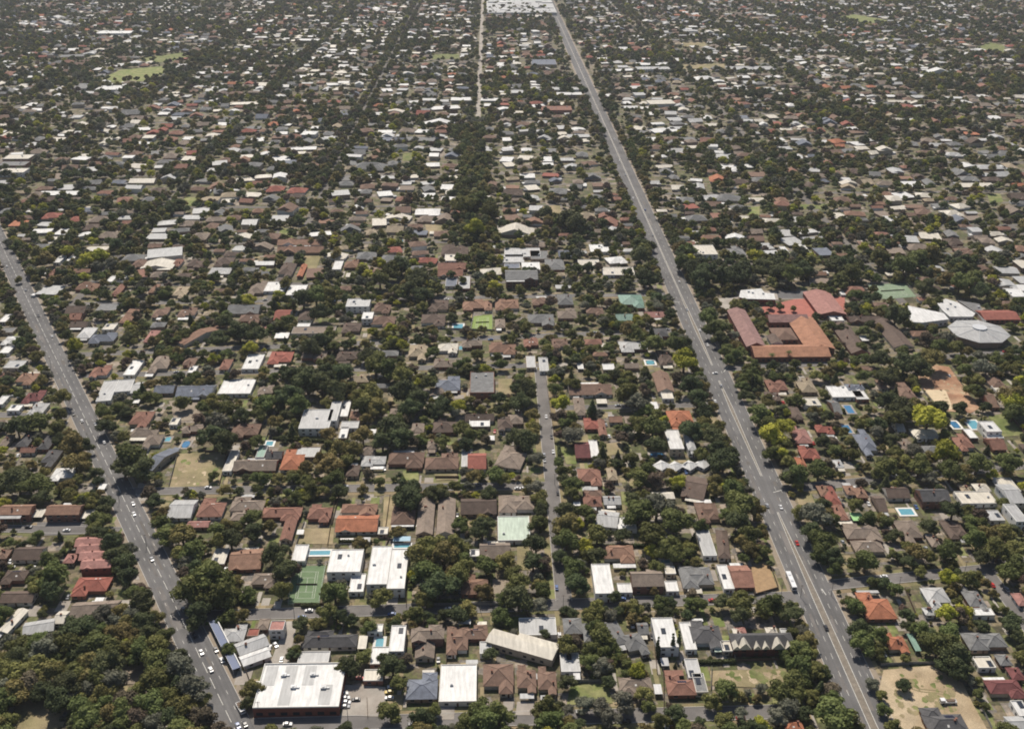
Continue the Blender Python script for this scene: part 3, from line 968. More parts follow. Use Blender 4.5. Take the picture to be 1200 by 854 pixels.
# terrace with pink gablets
tr = bld('terrace_house', 'terrace', 'grey-green roofed terrace with a row of pink front gablets by the main road', 893, 750, 6)
W, D = 33, 11.5; mb = MB(); hh = hip(mb, 0, 0, W, D, 6, .62, 'H'); ro = mb.build('roof', 'roof_d', tr)
mb = MB(); mb.box(-W / 2 + .6, W / 2 - .6, -D / 2 + .5, D / 2 - .5, 0, 5.75); mb.build('wall', 'wall_brick', tr)
for gx, gw in ((-14.6, 3.6), (-10.4, 6.6), (-3.9, 3.6), (.6, 3.6), (7.0, 6.6), (12.5, 3.6)):
    mb = MB(); hip(mb, gx, -D / 2 + 1.6, gw, 5.4, 6.03, 1.15, 'Y', th=.18); g_ = mb.build('gablet_roof', 'roof_c', ro)
    mb = MB(); yy = -D / 2 - 1.12; mb.face([(gx - gw / 2, yy, 5.9), (gx + gw / 2, yy, 5.9), (gx, yy, 6.0 + gw / 2 * 1.15)]); mb.tube((gx - gw / 2 - .1, yy, 6), (gx, yy, 6.15 + gw / 2 * 1.15), .28, .28, 4); mb.tube((gx + gw / 2 + .1, yy, 6), (gx, yy, 6.15 + gw / 2 * 1.15), .28, .28, 4); mb.build('gable_trim', 'stripe' if 0 else 'roof_c', ro)
    mb = MB(); mb.box(gx - 1.1, gx + 1.1, -D / 2 + .42, -D / 2 + .6, 3.4, 5.1); mb.build('window', 'glass', tr)
    mb = MB(); mb.box(gx - 1.1, gx + 1.1, -D / 2 + .42, -D / 2 + .6, .3, 2.4); mb.build('door', 'door', tr)
mark(tr.location.x, tr.location.y - 1, W / 2 + 1, D / 2 + 3, TH, 2)
for x, y, w, h, cc in ((868, 740, 14, 12, 'p'), (904, 739, 16, 9, 'c'), (922, 742, 12, 11, 'l')): house(x, y, w, h, 'H' if cc != 'l' else 'F', cc)
# zigzag cream roof
zz = bld('apartment_building', 'apartments', 'wide cream zigzag roof of two joined gables left of the grey roofs', 612, 754, 5)
for (x, y, w, dd, an) in ((593, 749, 19, 11, -24), (628, 757, 23, 13, -24)):
    q = place(zz, x, y, 5); mb = MB(); hip(mb, 0, 0, w, dd, 5, .2, 'X'); ro = mb.build('roof', 'roof_c', zz); ro.location = (q.x, q.y, 0.02 if x > 600 else 0); ro.rotation_euler.z = rad(an)
    mb = MB(); mb.box(-w / 2 + .5, w / 2 - .5, -dd / 2 + .5, dd / 2 - .5, 0, 4.75 + dd * 0); wo = mb.build('wall', 'wall_1', zz); wo.location = ro.location; wo.rotation_euler.z = rad(an)
    for i in range(4): mb = MB(); mb.box(-w / 2 + 2 + i * (w - 4) / 4, -w / 2 + 3.8 + i * (w - 4) / 4, -dd / 2 + .45, -dd / 2 + .6, 1, 2.4); wi_ = mb.build('window', 'glass', zz); wi_.location = ro.location; wi_.rotation_euler.z = rad(an)
mark(zz.location.x, zz.location.y, 19, 9, rad(-10), 2)
# octagonal roof
oc = bld('pavilion', 'pavilion', 'octagonal pale metal-roofed pavilion with a raised centre ring at the school', 1147, 388, 6.5)
Rr = 32 / sc(389)[0] / math.cos(rad(22.5)) * .98; mb = MB(); wl = MB()
ring = [(Rr * math.cos(rad(22.5 + 45 * i)), Rr * math.sin(rad(22.5 + 45 * i))) for i in range(8)]
for i in range(8):
    a, b = ring[i], ring[(i + 1) % 8]; f = .24
    mb.face([(a[0], a[1], 6.5), (b[0], b[1], 6.5), (b[0] * f, b[1] * f, 9.6), (a[0] * f, a[1] * f, 9.6)]); mb.face([(b[0], b[1], 6.5), (a[0], a[1], 6.5), (a[0], a[1], 6.1), (b[0], b[1], 6.1)])
    g = .88; wl.face([(a[0] * g, a[1] * g, 0), (b[0] * g, b[1] * g, 0), (b[0] * g, b[1] * g, 6.9), (a[0] * g, a[1] * g, 6.9)])
ro = mb.build('roof', 'roof_l', oc); wl.build('wall', 'wall_3', oc)
mb = MB(); mb.tube((0, 0, 9.4), (0, 0, 10.6), Rr * .24, Rr * .24, 16); mb.build('lantern', 'metal', ro)
mb = MB()
for a in ring: mb.tube((a[0], a[1], 6.55), (a[0] * .24, a[1] * .24, 9.65), .25, .25, 4)
mb.build('roof_rib', 'metal', ro); mark(oc.location.x, oc.location.y, Rr, Rr + 3, 0, 2)
# white hall shapes at the school: polygon roofs
def polyhall(name, cat, label, pts, e, rmat, wmat, slope=0.0, vents=0, group=None):
    cx = sum(p[0] for p in pts) / len(pts); cy = sum(p[1] for p in pts) / len(pts)
    r_ = bld(name, cat, label, cx, cy, e, group=group); L = [place(r_, *q, e) for q in pts]
    ar = sum(L[i].x * L[(i + 1) % len(L)].y - L[(i + 1) % len(L)].x * L[i].y for i in range(len(L)))
    if ar < 0: L = L[::-1]
    ymn, ymx = min(q.y for q in L), max(q.y for q in L); z = lambda q: e + slope * (q.y - ymn)
    mb = MB(); mb.face([(q.x, q.y, z(q)) for q in L]); n = len(L)
    for i in range(n): a, b = L[i], L[(i + 1) % n]; mb.face([(a.x, a.y, z(a) - .4), (b.x, b.y, z(b) - .4), (b.x, b.y, z(b)), (a.x, a.y, z(a))])
    ro = mb.build('roof', rmat, r_); mb = MB(); m0 = sum(L, Vector()) / n
    S = [m0 + (q - m0) * .97 for q in L]
    for i in range(n): a, b = S[i], S[(i + 1) % n]; mb.face([(a.x, a.y, 0), (b.x, b.y, 0), (b.x, b.y, z(b) - .2), (a.x, a.y, z(a) - .2)])
    mb.build('wall', wmat, r_); rr = random.Random(int(cx))
    for _ in range(vents):
        q = m0 + (L[rr.randrange(n)] - m0) * rr.uniform(.2, .6); mb = MB(); mb.box(q.x - .9, q.x + .9, q.y - .9, q.y + .9, z(q) - .3, z(q) + 1.3); mb.build('roof_vent', 'metal', ro)
    # windows along the face nearest the camera
    for i in range(n):
        a, b = S[i], S[(i + 1) % n]; d_ = b - a
        if d_.x > abs(d_.y) and d_.length > 6:
            k = int(d_.length / 4)
            for j in range(k):
                q = a + d_ * ((j + .5) / k); t = d_.normalized(); o_ = Vector((t.y, -t.x, 0)) * .06; mb = MB(); c1, c2 = q - t * 1.1 + o_, q + t * 1.1 + o_
                mb.face([(c1.x, c1.y, 1), (c2.x, c2.y, 1), (c2.x, c2.y, 2.6), (c1.x, c1.y, 2.6)]); mb.build('window', 'glass', r_)
    markpoly([px(q[0], q[1]) for q in pts], 2); markpoly([px(q[0], q[1] + 6) for q in pts], 2)
    return r_
polyhall('school_hall', 'hall', 'white fan-shaped school hall roof tapering to the left', [(1064, 358), (1067, 377), (1080, 378), (1112, 374), (1106, 367)], 6, 'roof_w', 'wall_w')
polyhall('school_hall', 'hall', 'white angular school hall roof with dark vents behind the octagonal roof', [(1098, 355), (1104, 363), (1113, 371), (1140, 371), (1143, 367), (1122, 354), (1108, 350)], 5, 'roof_w', 'wall_w', 0, 3)
polyhall('school_hall', 'hall', 'grey flat hall roof between the white halls and the red school roof', [(1122, 352), (1146, 368), (1152, 377), (1156, 377), (1148, 356)], 4, 'roof_g', 'wall_3', 0, 1)
polyhall('school_hall', 'hall', 'white flat roof with brick walls beyond the orange school wing', [(868, 340), (892, 338), (896, 343), (907, 344), (909, 351), (874, 350), (866, 348)], 6, 'roof_w', 'wall_brick', 0, 3)
def gwing(label, x, y, w, h, typ, col, e, group='brick school wings', rz=None, wall='wall_brick', pit=.45):
    s, v = sc(y); r_ = bld('school_wing', 'school building', label, x, y, e, rz, group); W, D = w / s, h / v; mb = MB(); hh = hip(mb, 0, 0, W, D, e, pit, typ); ro = mb.build('roof', col, r_)
    mb = MB(); mb.box(-W / 2 + .5, W / 2 - .5, -D / 2 + .4, D / 2 - .4, 0, e - .25)
    if typ == 'Y': mb.face([(-W / 2 + .3, -D / 2 - .01, e - .1), (W / 2 - .3, -D / 2 - .01, e - .1), (0, -D / 2 - .01, e + hh - .1)])
    if typ == 'X':
        for sx in (-1, 1): q = [(sx * (W / 2 + .01), -D / 2 + .3, e - .1), (sx * (W / 2 + .01), D / 2 - .3, e - .1), (sx * (W / 2 + .01), 0, e + hh - .1)]; mb.face(q if sx > 0 else q[::-1])
    mb.build('wall', wall, r_); n = max(2, int(W / 4.5))
    for i in range(n): mb = MB(); a = -W / 2 + 1 + (i + .5) * (W - 2) / n; mb.box(a - 1, a + 1, -D / 2 + .34, -D / 2 + .5, 1.2, 2.9); mb.build('window', 'glass', r_)
    mark(r_.location.x, r_.location.y - 1, W / 2 + .5, D / 2 + 2, rz or TH, 2); return r_
gwing('long steep pink and maroon gabled school wing beside the main road trees', 874, 384, 22, 42, 'Y', 'roof_school_old', 6.5)
gwing('straight pinkish brown school wing joining the long gabled one', 922, 373, 46, 9, 'X', 'roof_school_old', 6)
gwing('low brown inner school wing in the courtyard behind the orange roof', 918, 391, 26, 14, 'H', 'roof_b', 4)
gwing('small white-fronted gable in the school courtyard', 908, 398, 14, 10, 'Y', 'roof_k', 4, wall='wall_w')
gwing('wide orange-roofed school wing facing the side street', 925, 411, 88, 14, 'X', 'roof_school', 5, pit=.35)
gwing('orange-roofed school wing running back from the wide orange one', 949, 390, 33, 36, 'Y', 'roof_school', 5.4, pit=.3)
gwing('tall red-pink gabled school hall at the far corner of the courtyard', 966, 355, 32, 26, 'Y', 'roof_p', 4.5, pit=.25)
gwing('low red-roofed school block right of the grey hall roof', 1169, 369, 42, 11, 'X', 'roof_r', 4, pit=.25)
# far landmark roofs
for x, y, w, h, co, st, lab in ((765, 75, 40, 3, 'w', 2, 'long white shed roof, the farther of two, in the distance right of the main road'), (765, 80, 40, 3, 'l', 2, 'long white shed roof, the nearer of two, in the distance right of the main road'),
    (637, 73, 30, 6, 'u', 2, 'dark grey long hall roof in the distance left of the main road'), (660, 104, 36, 3, 'l', 2, 'pale long shop roof in the distance beside the main road'), (667, 110, 30, 3, 'w', 2, 'white long shop roof in the distance beside the main road'),
    (652, 127, 36, 5, 'a', 2, 'red-brown low shop roof in the distance beside the main road'), (22, 184, 36, 5, 'c', 2, 'cream warehouse roof in the distance by the left edge'), (16, 192, 38, 5, 'g', 2, 'grey warehouse roof in the distance by the left edge'), (16, 200, 36, 5, 'c', 2, 'pale warehouse roof, nearest of three by the left edge'),
    (880, 80, 60, 4, 'l', 1, 'long pale school roof in the distance on the right'), (97, 101, 26, 6, 'g', 2, 'long grey roof in front of the distant green oval'), (130, 103, 36, 5, 'w', 2, 'white long roof in front of the distant green oval'), (135, 38, 45, 3, 'w', 2, 'white long roof beyond the distant green oval')):
    house(x, y, w, h, 'F', co, storey=st, label=lab, name='building', group='distant large flat roofs')
sc_ = bld('shopping_centre', 'shopping centre', 'huge pale grey shopping centre roof in the far distance at the top', 605, 5, 8)
s, v = sc(5); rr = random.Random(4); mb = MB(); mb.box(-34 / s, 42 / s, -9 / v, 12 / v, 0, 7.5); mb.build('wall', 'wall_w', sc_)
mb = MB(); mb.box(-33.5 / s, 41.5 / s, -8.7 / v, 11.7 / v, 7.5, 8); ro = mb.build('roof', 'roof_l', sc_)
for i in range(16): mb = MB(); a, b = rr.uniform(-30, 36) / s, rr.uniform(-8, 10) / v; q = rr.uniform(6, 20); mb.box(a - q, a + q, b - q * .6, b + q * .6, 8, rr.uniform(9, 11)); mb.build('roof_block', rr.choice(('roof_w', 'roof_g', 'roof_l')), ro)
# ------------------------------------------------------------------ open ground, courts, pools
def patch(name, mat, pts, z=.26, val=3):
    W = [px(*p) for p in pts]; markpoly(W, val); return poly(name, W, mat, z)
patch('dry_grass', 'dry', [(209, 532), (266, 528), (258, 569), (199, 571)])
patch('dry_grass', 'dry', [(832, 786), (925, 783), (928, 800), (893, 806), (834, 803)])
patch('sandy_ground', 'soil', [(1035, 785), (1090, 780), (1128, 800), (1140, 825), (1160, 860), (1046, 860), (1030, 810)])
patch('red_earth', 'redearth', [(1072, 442), (1096, 428), (1112, 430), (1130, 455), (1148, 478), (1138, 484), (1110, 482), (1084, 458)])
patch('concrete_slab', 'slab', [(1083, 457), (1108, 457), (1117, 479), (1104, 482)], .27)
patch('lawn', 'lawn', [(1158, 488), (1180, 484), (1200, 510), (1175, 512)])
patch('lawn', 'lawn', [(1040, 300), (1046, 308), (1024, 309), (1022, 299)])
patch('dry_grass', 'dry', [(357, 300), (376, 300), (370, 318), (356, 318)])
patch('lawn', 'lawn', [(668, 803), (712, 801), (718, 824), (664, 826)])
patch('dry_grass', 'dry', [(355, 619), (392, 619), (390, 638), (349, 637)])
patch('lawn', 'lawn', [(472, 552), (490, 550), (491, 563), (473, 563)]); patch('dry_grass', 'dry', [(508, 554), (535, 551), (536, 562), (512, 563)])
patch('dry_grass', 'dry', [(606, 640), (620, 640), (622, 668), (606, 668)])
patch('orange_paving', 'orange_pave', [(876, 666), (900, 658), (910, 688), (884, 696)])
patch('pink_paving', 'pink_pave', [(893, 360), (934, 350), (990, 348), (990, 372), (896, 372)], .25)
patch('car_park', 'concrete', [(890, 341), (945, 342), (950, 350), (893, 352)])
patch('car_park', 'asphalt', [(910, 342), (948, 341), (955, 350), (912, 350)], .27)
patch('car_park', 'concrete', [(400, 802), (452, 805), (452, 840), (398, 838)])
patch('driveway', 'concrete', [(336, 728), (349, 728), (338, 778), (316, 778)])
patch('driveway', 'concrete', [(606, 822), (626, 822), (626, 838), (604, 838)]); patch('driveway', 'concrete', [(590, 822), (602, 822), (600, 838), (588, 838)])
patch('driveway', 'concrete', [(514, 828), (533, 828), (532, 843), (514, 843)])
patch('dry_grass', 'dry', [(18, 826), (40, 815), (72, 826), (66, 866), (12, 866)]); patch('lawn', 'lawn', [(140, 850), (170, 842), (170, 870), (130, 870)])
patch('sandy_ground', 'path', [(132, 790), (165, 772), (178, 800), (140, 802)])
patch('dry_grass', 'dry', [(934, 585), (950, 578), (956, 592), (938, 600)])
patch('lawn', 'lawn', [(656, 524), (674, 524), (676, 544), (664, 544)]); patch('dry_grass', 'dry', [(710, 520), (728, 518), (730, 532), (712, 534)])
patch('dry_grass', 'dry', [(584, 444), (600, 444), (600, 464), (584, 464)]); patch('sandy_ground', 'path', [(198, 470), (235, 468), (238, 492), (205, 494)])
patch('dry_grass', 'dry', [(440, 558), (452, 556), (450, 580), (438, 582)]); patch('dry_grass', 'dry', [(450, 582), (464, 582), (462, 625), (448, 625)])
patch('car_park', 'concrete', [(842, 350), (866, 348), (856, 362), (846, 366)]); patch('car_park', 'asphalt_old', [(44, 612), (105, 612), (104, 626), (40, 628)])
patch('sandy_ground', 'path', [(577, 678), (596, 680), (598, 698), (578, 698)])
# distant green ovals and dry fields
for m_, pts in (('lawn', [(118, 93), (142, 82), (190, 78), (196, 84), (178, 94), (140, 99)]), ('lawn', [(165, 68), (215, 62), (222, 66), (205, 72), (172, 74)]), ('lawn', [(983, 20), (1000, 17), (1040, 24), (1038, 28), (1015, 27), (1000, 25)]), ('lawn', [(1143, 56), (1160, 50), (1178, 54), (1176, 63), (1158, 61)]),
    ('dry', [(800, 76), (848, 75), (850, 80), (800, 81)]), ('dry', [(800, 50), (826, 50), (828, 55), (800, 55)]), ('lawn', [(508, 64), (538, 63), (538, 69), (506, 70)]), ('lawn', [(213, 240), (217, 231), (233, 232), (229, 242)]), ('lawn', [(325, 278), (330, 267), (346, 269), (342, 280)]),
    ('lawn', [(938, 240), (970, 239), (970, 245), (938, 246)]), ('lawn', [(876, 243), (890, 242), (890, 253), (876, 253)]), ('lawn', [(1157, 229), (1172, 227), (1176, 237), (1160, 238)]), ('dry', [(635, 242), (656, 240), (658, 250), (636, 252)]), ('lawn', [(550, 155), (566, 154), (565, 163), (550, 163)]), ('lawn', [(472, 180), (485, 179), (485, 189), (472, 189)]), ('dry', [(498, 262), (520, 262), (518, 272), (500, 272)])):
    patch('playing_field' if m_ == 'lawn' else 'dry_grass', m_, pts)
def court(label, cor, mat, e=.3, net=True, deep='court'):
    W = [px(*p) for p in cor]; c = sum(W, Vector()) / 4; markpoly(W, 3)
    root = tag(empty('tennis_court', c), label, 'tennis court'); L = [w - c for w in W]
    mb = MB(); mb.face([(q.x, q.y, e) for q in L]); sf = mb.build('playing_surface', mat, root)
    if sf.data.polygons[0].normal.z < 0: sf.data.flip_normals()
    def q(u, v): a = L[0].lerp(L[1], u); b = L[3].lerp(L[2], u); return a.lerp(b, v)
    mb = MB()
    def ln(u0, v0, u1, v1, w=.16): ribbon(mb, q(u0, v0), q(u1, v1), w, e + .006)
    for u in (.2, .27, .73, .8): ln(u, .16, u, .84)
    for v_, a, b in ((.16, .2, .8), (.84, .2, .8), (.32, .27, .73), (.68, .27, .73)): ln(a, v_, b, v_)
    ln(.5, .32, .5, .68); mb.build('court_line', 'paint', root)
    if net:
        a, b = q(.17, .5), q(.83, .5); mb = MB(); d_ = (b - a).normalized(); n_ = Vector((-d_.y, d_.x, 0)) * .04
        k = len(mb.v); mb.face([(a.x, a.y, e), (b.x, b.y, e), (b.x, b.y, e + .95), (a.x, a.y, e + .95)]); p_ = MB.face
        mb.tube((a.x, a.y, e), (a.x, a.y, e + 1.1), .06, .06); mb.tube((b.x, b.y, e), (b.x, b.y, e + 1.1), .06, .06); mb.build('net', 'wood', root)
    mb = MB()
    for i in range(4):
        a, b = L[i], L[(i + 1) % 4]; d_ = b - a; k = int(d_.length / 4)
        for j in range(k): t = a + d_ * (j / k); mb.tube((t.x, t.y, 0), (t.x, t.y, 3), .05, .05, 4)
        for z_ in (1.5, 3.0): mb.tube((a.x, a.y, z_), (b.x, b.y, z_), .04, .04, 4)
    mb.build('court_fence', 'metal', root)
court('green tennis court with white lines and a net beside the white framed building', [(344, 663), (382, 663), (374, 709), (338, 709)], 'court')
court('small lime green tennis court among houses, left of the centre', [(555, 371), (577, 369), (577, 387), (552, 387)], 'court_lime', net=True)
court('pale green sports court beyond the white fan-shaped hall', [(1016, 334), (1060, 332), (1074, 348), (1034, 351)], 'court_pale')
def pool(x, y, w, h, mat='water', oval=False):
    s, v = sc(y); c = px(x, y); W, D = w / s, h / v; mark(c.x, c.y, W / 2 + 1.5, D / 2 + 3, TH, 3)
    root = tag(empty('swimming_pool', c, TH), '', 'swimming pool', 'backyard swimming pools'); mb = MB()
    if oval:
        n = 18; mb.face([(W / 2 * math.cos(2 * math.pi * i / n), D / 2 * math.sin(2 * math.pi * i / n), .34) for i in range(n)])
    else: mb.face([(-W / 2, -D / 2, .34), (W / 2, -D / 2, .34), (W / 2, D / 2, .34), (-W / 2, D / 2, .34)])
    mb.build('water', mat, root); mb = MB(); k = 1.4
    for q in ((-W / 2 - k, W / 2 + k, -D / 2 - k, -D / 2), (-W / 2 - k, W / 2 + k, D / 2, D / 2 + k), (-W / 2 - k, -W / 2, -D / 2 + .002, D / 2 - .002), (W / 2, W / 2 + k, -D / 2 + .002, D / 2 - .002)): mb.box(*q, 0, .4 if not oval else .3)
    mb.build('pool_edge', 'trim' if (x * 7) % 3 < 2 else 'concrete', root)
    later(root, 'deep blue' if mat == 'water_deep' else 'turquoise', 'oval swimming pool' if oval else 'rectangular swimming pool', c)
for a in ((375, 648, 24, 5, 'water'), (445, 753, 9, 10, 'water'), (218, 521, 9, 8, 'water_deep', True), (1119, 498, 9, 8, 'water_deep', True), (1141, 498, 12, 10, 'water'), (995, 480, 8, 9, 'water_deep'), (992, 503, 9, 9, 'water_deep'), (537, 383, 11, 6, 'water'), (762, 425, 10, 5, 'water', True),
    (1062, 600, 16, 7, 'water'), (780, 658, 10, 4, 'water'), (770, 533, 16, 5, 'water_deep', True), (1076, 472, 7, 5, 'water_deep'), (197, 515, 6, 5, 'water'), (406, 634, 10, 3, 'water_deep'), (976, 516, 8, 6, 'water_deep'), (471, 640, 18, 4, 'water'), (316, 520, 8, 5, 'water'), (542, 408, 8, 4, 'water'), (854, 262, 8, 4, 'water_deep'), (470, 283, 5, 3, 'water')):
    pool(*a)
# small shade structures
def carport(x, y, w, h, mat, noun='carport', word='white'):
    s, v = sc(y); W, D = w / s, h / v; c = px(x, y, 2.6); root = empty('carport', (c.x, c.y, 0), TH); root['category'] = 'carport'; root['group'] = 'open carports and shade roofs'
    mb = MB(); mb.face([(-W / 2, -D / 2, 2.5), (W / 2, -D / 2, 2.5), (W / 2, D / 2, 2.8), (-W / 2, D / 2, 2.8)]); mb.face([(-W / 2, D / 2, 2.7), (W / 2, D / 2, 2.7), (W / 2, -D / 2, 2.4), (-W / 2, -D / 2, 2.4)])
    for q in ((0, 1, 1, 0),): mb.face([(-W / 2, -D / 2, 2.4), (W / 2, -D / 2, 2.4), (W / 2, -D / 2, 2.5), (-W / 2, -D / 2, 2.5)])
    mb.build('roof', mat, root)
    for sx in (-1, 1):
        for sy in (-1, 1): mb = MB(); mb.box(sx * (W / 2 - .2) - .07, sx * (W / 2 - .2) + .07, sy * (D / 2 - .2) - .07, sy * (D / 2 - .2) + .07, 0, 2.4 if sy < 0 else 2.68); mb.build('post', 'metal', root)
    mark(c.x, c.y, W / 2, D / 2 + 1, TH, 2); later(root, word, 'flat carport on four posts', c)
for a in ((46, 601, 12, 9, 'roof_c', 'c', 'cream'), (103, 602, 12, 10, 'roof_c', 'c', 'cream'), (115, 705, 10, 10, 'roof_w'), (109, 708, 6, 8, 'roof_w'), (425, 752, 10, 15, 'roof_c', 'c', 'cream'), (544, 728, 15, 5, 'roof_w'), (771, 807, 9, 11, 'roof_w'), (779, 775, 9, 9, 'roof_l', 'c', 'pale grey'), (472, 614, 26, 5, 'roof_w'), (352, 623, 8, 5, 'roof_w'),
    (502, 787, 14, 4, 'roof_c', 'c', 'cream'), (676, 590, 8, 4, 'roof_w'), (634, 792, 15, 6, 'roof_l', 'c', 'pale grey'), (1004, 605, 13, 9, 'lime', 'c', 'lime green'), (1071, 752, 7, 20, 'roof_q', 'c', 'teal'), (429, 632, 10, 5, 'roof_l', 'c', 'pale grey'), (471, 631, 20, 5, 'sail', 'c', 'light blue'), (676, 792, 8, 7, 'roof_w'), (553, 775, 14, 4, 'roof_l', 'c', 'pale grey'), (575, 513, 9, 5, 'roof_w'),
    (436, 506, 9, 6, 'roof_w'), (739, 543, 6, 7, 'roof_c', 'c', 'cream'), (705, 470, 12, 5, 'roof_c', 'c', 'cream'), (767, 475, 8, 8, 'roof_w'), (1186, 459, 12, 6, 'roof_w'), (868, 644, 11, 4, 'roof_s', 'c', 'sandy'), (1085, 375, 8, 3, 'roof_w'), (1013, 396, 10, 6, 'roof_w'), (334, 393, 9, 6, 'roof_w'), (327, 393, 9, 6, 'roof_w'), (680, 428, 7, 8, 'roof_w'), (840, 757, 8, 12, 'roof_e', 'c', 'pale green'),
    (160, 470, 7, 4, 'roof_w'), (120, 570, 8, 6, 'roof_w')):
    carport(*a)
# random garden paving, lawns and paths between the houses (flat ground cover)
gl, gp, gd = MB(), MB(), MB(); rr = random.Random(5)
for k in range(1900):
    yy = rr.uniform(300, 854); xx = rr.uniform(-20, 1220); p = px(xx, yy)
    if occ(p.x, p.y): continue
    u = rr.random(); w, d_ = rr.uniform(2, 6), rr.uniform(3, 9)
    if k % 3 == 0: w *= 1.3; d_ *= 1.2; mark(p.x, p.y, w / 2, d_ / 2, TH, 3)
    m_ = gl if u < .35 else gp if u < .7 else gd
    if rr.random() < .4: w = rr.uniform(1.2, 2.6); d_ = rr.uniform(8, 18)
    z = .02 + .003 * (k % 23) * .9; c, s_ = math.cos(TH), math.sin(TH)
    z = .1 * (k / 1900) + .014
    m_.face([(p.x + a * c - b * s_, p.y + a * s_ + b * c, z) for a, b in ((-w / 2, -d_ / 2), (w / 2, -d_ / 2), (w / 2, d_ / 2), (-w / 2, d_ / 2))])
struct(gl.build('lawn', 'lawn')); struct(gp.build('garden_path', 'concrete')); struct(gd.build('dry_grass', 'dry'))
# ------------------------------------------------------------------ fences and hedges
def fence(x0, y0, x1, y1, mat='fence_w', h=1.8, word='brown timber'):
    a, b = px(x0, y0), px(x1, y1); d = b - a; L = d.length; root = empty('fence', a, math.atan2(d.y, d.x)); root['category'] = 'fence'; root['group'] = 'garden fences'
    mb = MB(); mb.box(0, L, -.04, .04, .05, h); mb.build('panel', mat, root)
    mb = MB()
    for i in range(int(L / 2.6) + 1): t = min(L, i * 2.6); mb.box(t - .06, t + .06, .05, .17, 0, h + .05)
    p_ = mb.build('post', mat, root); p_['kind'] = 'stuff'
    later(root, word, 'garden fence', (a + b) / 2)
for f in ((208, 533, 198, 571), (267, 530, 257, 570), (345, 709, 380, 709), (394, 576, 384, 640), (347, 640, 357, 612), (398, 579, 389, 616), (457, 582, 451, 626), (456, 632, 433, 690), (479, 644, 476, 712), (482, 709, 560, 709), (560, 709, 630, 709), (511, 600, 511, 632), (534, 584, 535, 634), (582, 586, 583, 640), (574, 660, 575, 712), (560, 734, 563, 770), (617, 720, 654, 770), (655, 735, 657, 770),
    (524, 735, 523, 780), (655, 766, 657, 796), (655, 800, 720, 798), (764, 728, 770, 790), (777, 760, 778, 836), (800, 730, 806, 778), (852, 735, 862, 775), (834, 776, 930, 773), (834, 783, 833, 808), (845, 670, 852, 694), (875, 665, 884, 697), (900, 655, 912, 690), (884, 698, 912, 690), (1130, 790, 1162, 854), (1032, 780, 1070, 778), (1070, 778, 1096, 778), (1186, 695, 1220, 750), (1060, 690, 1075, 725), (1120, 690, 1150, 730),
    (1028, 590, 1060, 640), (1070, 575, 1084, 600), (1115, 505, 1165, 545), (1013, 498, 1050, 550), (1080, 456, 1096, 478), (1200, 508, 1180, 482), (970, 530, 985, 560), (640, 445, 650, 520), (520, 386, 580, 388), (552, 386, 554, 368), (240, 530, 267, 530), (105, 440, 118, 465), (320, 493, 310, 520), (405, 560, 400, 576), (510, 560, 538, 560), (396, 700, 398, 740), (430, 820, 431, 842), (286, 780, 304, 830), (305, 832, 395, 834)):
    w = (f[0] + f[1]) % 3; fence(*f, mat='fence_g' if w == 0 else 'fence_w', word='pale grey' if w == 0 else 'brown timber')

# worn wheel tracks, weeds and rubble on the open lots
r7 = random.Random(70)
def scuffs(pts, mats, n, z=.27):
    for m_ in mats:
        mb = MB()
        for k in range(n):
            x = r7.uniform(min(p[0] for p in pts), max(p[0] for p in pts)); y = r7.uniform(min(p[1] for p in pts), max(p[1] for p in pts)); p = px(x, y); s_ = r7.uniform(.5, 2.4)
            mb.face([(p.x + s_ * r7.uniform(.5, 1.2) * math.cos(a * .9), p.y + s_ * r7.uniform(.5, 1.4) * math.sin(a * .9), z + .0007 * k) for a in range(7)])
        if m_: struct(mb.build({'lawn': 'weeds', 'dry': 'dry_grass', 'soil': 'bare_soil', 'redearth': 'bare_soil'}[m_], m_)); z += .045
scuffs([(1050, 790), (1120, 840)], ('lawn', 'dry'), 34); scuffs([(204, 534), (258, 568)], ('soil', 'lawn'), 16); scuffs([(840, 787), (920, 801)], ('soil', 'lawn'), 20); scuffs([(1092, 438), (1130, 474)], ('soil',), 18)
for off in (0, 1.6):
    mb = MB(); a = px(1052, 800) + Vector((off, 0, 0)); 
    for k in range(14): b = px(1052 + (k + 1) * 4.5, 800 + 3 * math.sin(k * .45) + k * 1.6) + Vector((off * .6, off, 0)); ribbon(mb, a, b, .5, .375 + .0005 * k); a = b
    struct(mb.build('wheel_track', 'dry'))
